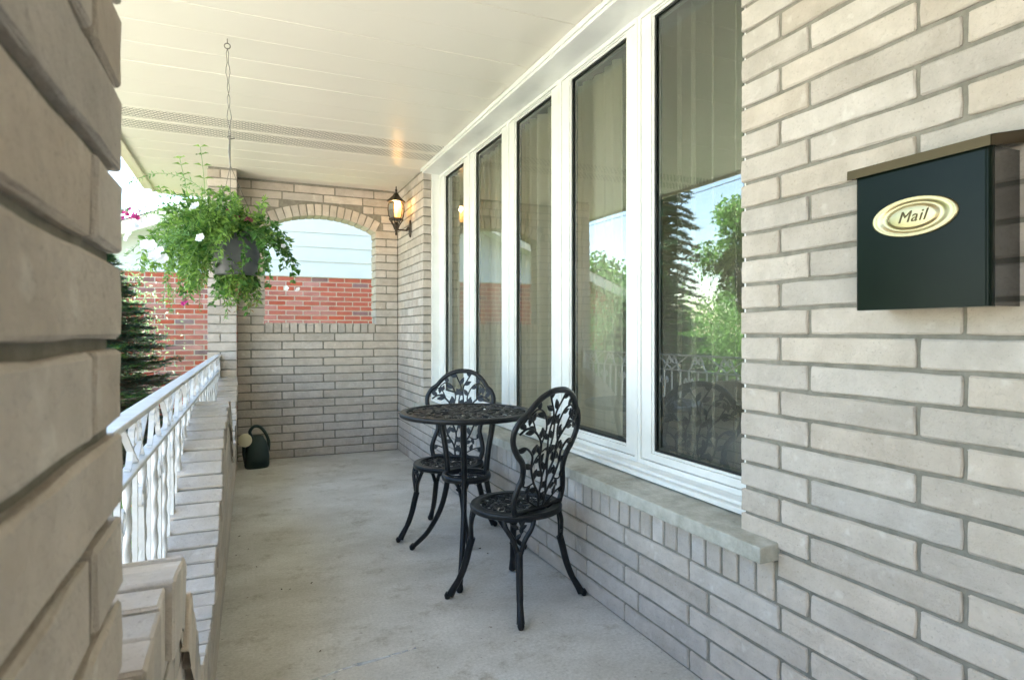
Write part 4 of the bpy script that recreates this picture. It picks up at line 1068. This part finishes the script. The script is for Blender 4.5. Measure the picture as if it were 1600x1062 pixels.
# ------------------------------------------------------------------ neighbour's house
NY = 9.0; nbh = thing('neighbour_house', 'red brick bungalow next door with white horizontal siding under its gable', 'house')
NZ = 1.842; nxl, nxr = -3.05, 6.5
rk = lambda x: 2.42 + .40 * (x + 1.05)     # underside of the rake
mb = MB(); mb.box(nxl + .01, nxr, NY + .012, NY + .2, gz, NZ - .004); mb.box(nxl + .01, nxl + .2, NY + .2, NY + 9, gz, 1.84); mb.box(nxl - .1, nxl + .01, NY + 9, NY + 9.1, gz, 1.8); mb.obj('wall', M['pale_mortar'], nbh)
NWl = Wall(nbh, 270)
def nsz(c): return c
i = 0; z = NZ - .066
while z > gz:
    x = nxl + (0 if i % 2 else -.112)
    while x < 3.2:
        xa, xb = max(x, nxl), x + .214
        if xb - xa > .05: NWl.add(round(xb - xa - .006, 3), .03, .0515, ((xa + xb) / 2, NY, z), '-Y', mat='dark_brick' if rnd.random() < .11 else 'red_brick', detail=0)
        x += .224
    z -= .0665; i += 1
z = NZ - .066; i = 0
while z > gz:
    y = NY + .12 if i % 2 else NY + .01
    while y < NY + 6: NWl.add(.214, .03, .0565, (nxl, y + .107, z), '-X', mat='dark_brick' if rnd.random() < .11 else 'red_brick', detail=0); y += .224
    z -= .0665; i += 1
NWl.finish()
# siding boards
z = NZ + .012; 
k = 0
MB().box(nxl - .01, nxr, NY - .022, NY + .02, NZ - .003, NZ + .014).obj('siding_trim', M['siding'], nbh)
while z < 5.4:
    e = .2
    x_at = lambda zz: (zz - 2.42) / .40 - 1.05
    xa, xb = max(nxl, x_at(z) - .0), max(nxl, x_at(z + e))
    if xa < nxr:
        y0_, y1_ = NY - .020, NY - .004
        MB().add([(xa, y0_, z), (nxr, y0_, z), (nxr, y1_, z + e + .01), (xb, y1_, z + e + .01), (xa, y0_ + .014, z - .0), (nxr, y0_ + .014, z)], [(0, 1, 2, 3), (0, 4, 5, 1)]).obj('siding_board', M['siding'], nbh)
    z += e; k += 1
rt = MB(); xa, xb = -3.55, 6.5
for y0_, y1_, dz, m_ in ((NY - .42, NY + 9.4, .0, 'shingle'),):
    rt.add([(xa, y0_, rk(xa) + .10), (xb, y0_, rk(xb) + .10), (xb, y1_, rk(xb) + .10), (xa, y1_, rk(xa) + .10)], [(0, 1, 2, 3)])
rt.obj('roof', M['shingle'], nbh)
ft = MB(); ft.add([(xa, NY - .40, rk(xa) - .07), (xb, NY - .40, rk(xb) - .07), (xb, NY - .40, rk(xb) + .09), (xa, NY - .40, rk(xa) + .09), (xa, NY - .37, rk(xa) - .07), (xb, NY - .37, rk(xb) - .07), (xb, NY - .37, rk(xb) + .09), (xa, NY - .37, rk(xa) + .09)],
    [(0, 1, 2, 3), (4, 7, 6, 5), (0, 4, 5, 1), (3, 2, 6, 7), (0, 3, 7, 4)])
ft.obj('rake_board', M['tan_trim'], nbh)
MB().add([(xa, NY - .37, rk(xa) - .03), (xb, NY - .37, rk(xb) - .03), (xb, NY + .0, rk(xb) - .03), (xa, NY + .0, rk(xa) - .03)], [(0, 3, 2, 1)]).obj('rake_soffit', M['white'], nbh)
MB().box(xa - .10, xa - .0, NY - .40, NY + 9.4, rk(xa) - .06, rk(xa) + .07).obj('gutter', M['white'], nbh)

# ------------------------------------------------------------------ garden plants
def conifer(name, label, loc, h, r, mat, tipmat, seed, nb, nl, bl, bw, zmin=.12, droop=.5, cat='shrub'):
    root = thing(name, label, cat, loc); rr = random.Random(seed)
    MB().tube([(0, 0, 0), (.02, .01, h * .5), (0, 0, h * .97)], [h * .022, h * .015, .006], 8).obj('trunk', M['wood_bark'], root)
    Lf = Leaves(seed); Tp = Leaves(seed + 1); br = MB()
    for i in range(nb):
        t = (i + rr.random()) / nb; z = lerp(zmin, .97, t ** .9) * h; rad = r * (1 - (z / h) ** 1.15) ** .8 * rr.uniform(.72, 1.12) + .03
        a = i * 2.399 + rr.uniform(-.3, .3); d = Vector((math.cos(a), math.sin(a), rr.uniform(.1, .35)))
        p = Vector((0, 0, z)); pts = [p.copy()]; n = 7
        for k in range(n):
            d.z -= droop / n * rr.uniform(.6, 1.4) * (1 if k < n * .6 else -.4); d.normalize(); p = p + d * rad / n; pts.append(p.copy())
        br.tube(pts, [.008 * h * (1 - k / (n + 1)) + .001 for k in range(n + 1)], 4, cap=False)
        side = d.cross(Vector((0, 0, 1))).normalized()
        for k in range(1, n + 1):
            f = k / n
            for s_ in (-1, 1):
                for q in range(2):
                    tl = rad * .42 * (1.15 - f) * rr.uniform(.6, 1.2) + .03
                    dd = (pts[k] - pts[k - 1]).normalized() * .75 + side * s_ * rr.uniform(.5, 1.0) + Vector((0, 0, rr.uniform(-.25, .2)))
                    dd.normalize(); b0 = pts[k - 1].lerp(pts[k], rr.random())
                    br.tube([b0, b0 + dd * tl], [.0025, .001], 3, cap=False)
                    for m in range(nl):
                        u = rr.random(); pp = b0 + dd * (tl * u); w = dd.cross(Vector((0, 0, 1))).normalized() * rr.choice((-1, 1))
                        nd = dd * .8 + w * rr.uniform(.3, 1) + Vector((0, 0, rr.uniform(-.35, .45)))
                        (Tp if (f > .8 and u > .3 and rr.random() < .7) else Lf).blade(pp, nd, Vector((rr.uniform(-.5, .5), rr.uniform(-.5, .5), 1)), bl * rr.uniform(.7, 1.3), bw)
    Lf.obj('needles', mat, root, kind='stuff'); Tp.obj('needle_tips', tipmat, root, kind='stuff'); br.obj('branches', M['wood_bark'], root)
    return root
conifer('yew_shrub', 'dark green feathery evergreen shrub spreading just outside the white railing', (-1.02, 5.28, gz), 2.15, .95, M['yew'], M['yew_tip'], 21, 420, 17, .040, .0062, droop=.28)
def bush(name, label, loc, rx_, ry_, h, n, L, W, mat, seed, cat='shrub', clump=26, stems=True, group=None):
    root = thing(name, label, cat, loc, 0, group); rr = random.Random(seed); Lf = Leaves(seed); br = MB()
    cl = []
    for i in range(clump):
        v = rand_rot(rr); k = rr.uniform(.35, 1) ; cl.append(Vector((v.x * rx_ * k, v.y * ry_ * k, h * .55 + v.z * h * .45 * k)))
        br.tube(catmull([(0, 0, 0), (cl[-1].x * .4, cl[-1].y * .4, cl[-1].z * .5), tuple(cl[-1])], 4), [.012 * h / 1.5 + .002] * 4 + [.006] * 4 + [.002], 4, cap=False)
    for i in range(n):
        c = rr.choice(cl); s_ = min(rx_, h) * .30
        p = c + Vector((rr.gauss(0, s_), rr.gauss(0, s_), rr.gauss(0, s_ * .8)))
        if p.z < .01: continue
        Lf.leaf(p, rand_rot(rr), rand_rot(rr, 1.4), L * rr.uniform(.6, 1.2), W * rr.uniform(.6, 1.2))
    Lf.obj('foliage', mat, root, kind='stuff'); br.obj('branches', M['wood_bark'], root); return root
bush('leafy_shrub', 'pale green loose leafy shrub above the dark evergreen, seen under the flower basket', (-1.45, 6.9, gz), .60, .5, 2.12, 12000, .05, .018, M['sage'], 31)
bush('flower_bush', 'low garden bush with light green leaves at the foot of the railing', (-.66, 3.1, gz), .30, 1.15, .86, 9000, .040, .016, M['basket_leaf'], 32)
bush('flowering_plant', 'small plant with orange red blossoms beyond the railing', (-.62, 4.15, gz), .12, .2, .92, 260, .035, .028, M['petal_red'], 33, 'plant', 8)
def tree(label, loc, h, r, crown_z, n, leaf, seed, group=None):
    root = thing('maple_tree', label, 'tree', loc, 0, group); rr = random.Random(seed); tb = MB(); Lf = Leaves(seed)
    tb.tube(catmull([(0, 0, 0), (.1, 0, h * .25), (0, .1, h * .55), (0, 0, h * .85)], 4), [.22 * h / 8 * (1 - .85 * i / 12) for i in range(13)], 9)
    cl = []
    for i in range(46):
        v = rand_rot(rr); k = rr.uniform(.45, 1.0); c = Vector((v.x * r * k, v.y * r * k, crown_z + (h - crown_z) * .5 + v.z * (h - crown_z) * .5 * k)); cl.append(c)
        z0 = min(h * .8, max(h * .22, c.z * .62)); tb.tube(catmull([(0, 0, z0), (c.x * .5, c.y * .5, lerp(z0, c.z, .35)), tuple(c)], 4), [.06 * h / 8] * 3 + [.04 * h / 8] * 3 + [.02] * 3, 5, cap=False)
    for i in range(n):
        c = rr.choice(cl); s_ = r * .155; v = rand_rot(rr); p = c + v * s_ * rr.uniform(.5, 1.9)
        Lf.leaf(p, rand_rot(rr), rand_rot(rr, 1.4), leaf * rr.uniform(.6, 1.2), leaf * .7)
    Lf.obj('crown', M['maple'], root, kind='stuff'); tb.obj('trunk', M['wood_bark'], root); return root
tree('tall broad green maple across the front lawn, mirrored in the right-hand window', (-19.4, 21.0, gz), 8.6, 3.2, 2.2, 20000, .22, 51)
tree('green maple standing farther along the street, mirrored low in the right-hand window', (-24, 20, gz), 8.0, 4.2, 1.6, 12000, .26, 52)
tree('rounded street tree beyond the road, mirrored behind the spruce', (-15.0, 29.0, gz), 5.2, 3.4, 1.2, 12000, .26, 53)
conifer('spruce_tree', 'tall dark blue green spruce in the front yard, mirrored in the window glass', (-10.9, 18.0, gz), 10.5, 1.6, M['spruce'], M['spruce'], 61, 170, 9, .22, .05, zmin=.06, droop=.9, cat='tree')
bush('hedge_bush', 'dense rounded green bush at the edge of the front lawn', (-8.5, 12.5, gz), 1.9, 1.6, 1.9, 9000, .11, .06, M['maple'], 71, clump=40)
bush('hedge_bush', 'broad dark bush behind the front lawn near the road', (-12.5, 15.0, gz), 2.2, 1.8, 2.3, 9000, .12, .06, M['vine_leaf'], 72, clump=40)
# blades of grass near the porch
gr = Leaves(9); rr = random.Random(9)
for i in range(16000):
    x = rr.uniform(-5.5, -1.95); y = rr.uniform(4.3, 8.8)
    gr.blade((x, y, gz), (rr.gauss(0, .4), rr.gauss(0, .4), 1), rand_rot(rr), rr.uniform(.04, .09), .006)
gr.obj('grass_blades', M['grass'], label='short green lawn grass beside the garden bed', cat='grass', kind='stuff')
# overhead wire
MB().tube([(-14, 60 * i / 12 - 5, 7.2 - .5 * math.sin(math.pi * i / 12)) for i in range(13)], .018, 5).obj('overhead_wire', M['rubber'], label='thin dark overhead cable crossing the pale sky along the street', cat='cable')

# ------------------------------------------------------------------ litter on the floor
def bit(px, py, s_, rot):
    u = (px - 800) / F_PX; t = EYE * F_PX / (py - 518.4)
    x = (math.sin(YAW) + u * math.cos(YAW)) * t; y = (math.cos(YAW) - u * math.sin(YAW)) * t
    mb = MB(); n = 7; mb.add([(s_ * (.5 + .5 * rnd.random()) * math.cos(k * 6.283 / n), s_ * .55 * (.5 + .5 * rnd.random()) * math.sin(k * 6.283 / n), .001 + .004 * rnd.random()) for k in range(n)] + [(0, 0, .006)], [(k, (k + 1) % n, n) for k in range(n)])
    return mb.obj('leaf_scrap', M['soil'], loc=(x, y, 0), rot=(0, 0, rot), label='tiny dark dry scrap lying on the concrete porch floor', cat='leaf scrap', group='dry scraps on the porch floor')
for px, py, s_ in ((374, 838, .010), (401, 886, .008), (487, 911, .010), (369, 868, .008), (440, 921, .007), (453, 921, .007), (500, 1018, .008), (750, 857, .012), (762, 865, .008), (388, 858, .006)): bit(px, py, s_, rnd.random() * 3)

def smear_mat():
    m, nt, b = new_mat('pale_paint_smear'); L = nt.links; b.inputs['Base Color'].default_value = (.66, .70, .76, 1); b.inputs['Roughness'].default_value = .7
    g = N(nt, 'ShaderNodeNewGeometry'); n = N(nt, 'ShaderNodeTexNoise'); n.inputs['Scale'].default_value = 22; n.inputs['Detail'].default_value = 8; L.new(g.outputs['Position'], n.inputs['Vector'])
    r = N(nt, 'ShaderNodeValToRGB'); r.color_ramp.elements[0].position = .38; r.color_ramp.elements[0].color = (.12,) * 3 + (1,); r.color_ramp.elements[1].position = .62; r.color_ramp.elements[1].color = (.6,) * 3 + (1,)
    L.new(n.outputs['Fac'], r.inputs[0]); L.new(r.outputs[0], b.inputs['Alpha']); return m
def fl_(px, py):
    u = (px - 800) / F_PX; t = EYE * F_PX / (py - 518.4); return ((math.sin(YAW) + u * math.cos(YAW)) * t, (math.cos(YAW) - u * math.sin(YAW)) * t)
q = [fl_(*p) for p in ((470, 1070), (540, 1044), (590, 1030), (650, 1012))]; vs_ = []
for i, (x, y) in enumerate(catmull([(a, b, 0) for a, b in q], 5)[i][:2] for i in range(16)):
    w = .010 * (1 - .5 * abs(i - 8) / 8) + rnd.uniform(-.002, .002); vs_ += [(x, y - w, .0012), (x, y + w, .0012)]
MB().add(vs_, [(2 * i, 2 * i + 2, 2 * i + 3, 2 * i + 1) for i in range(15)]).obj('paint_smear', smear_mat(), bpy.data.objects['porch_floor'])
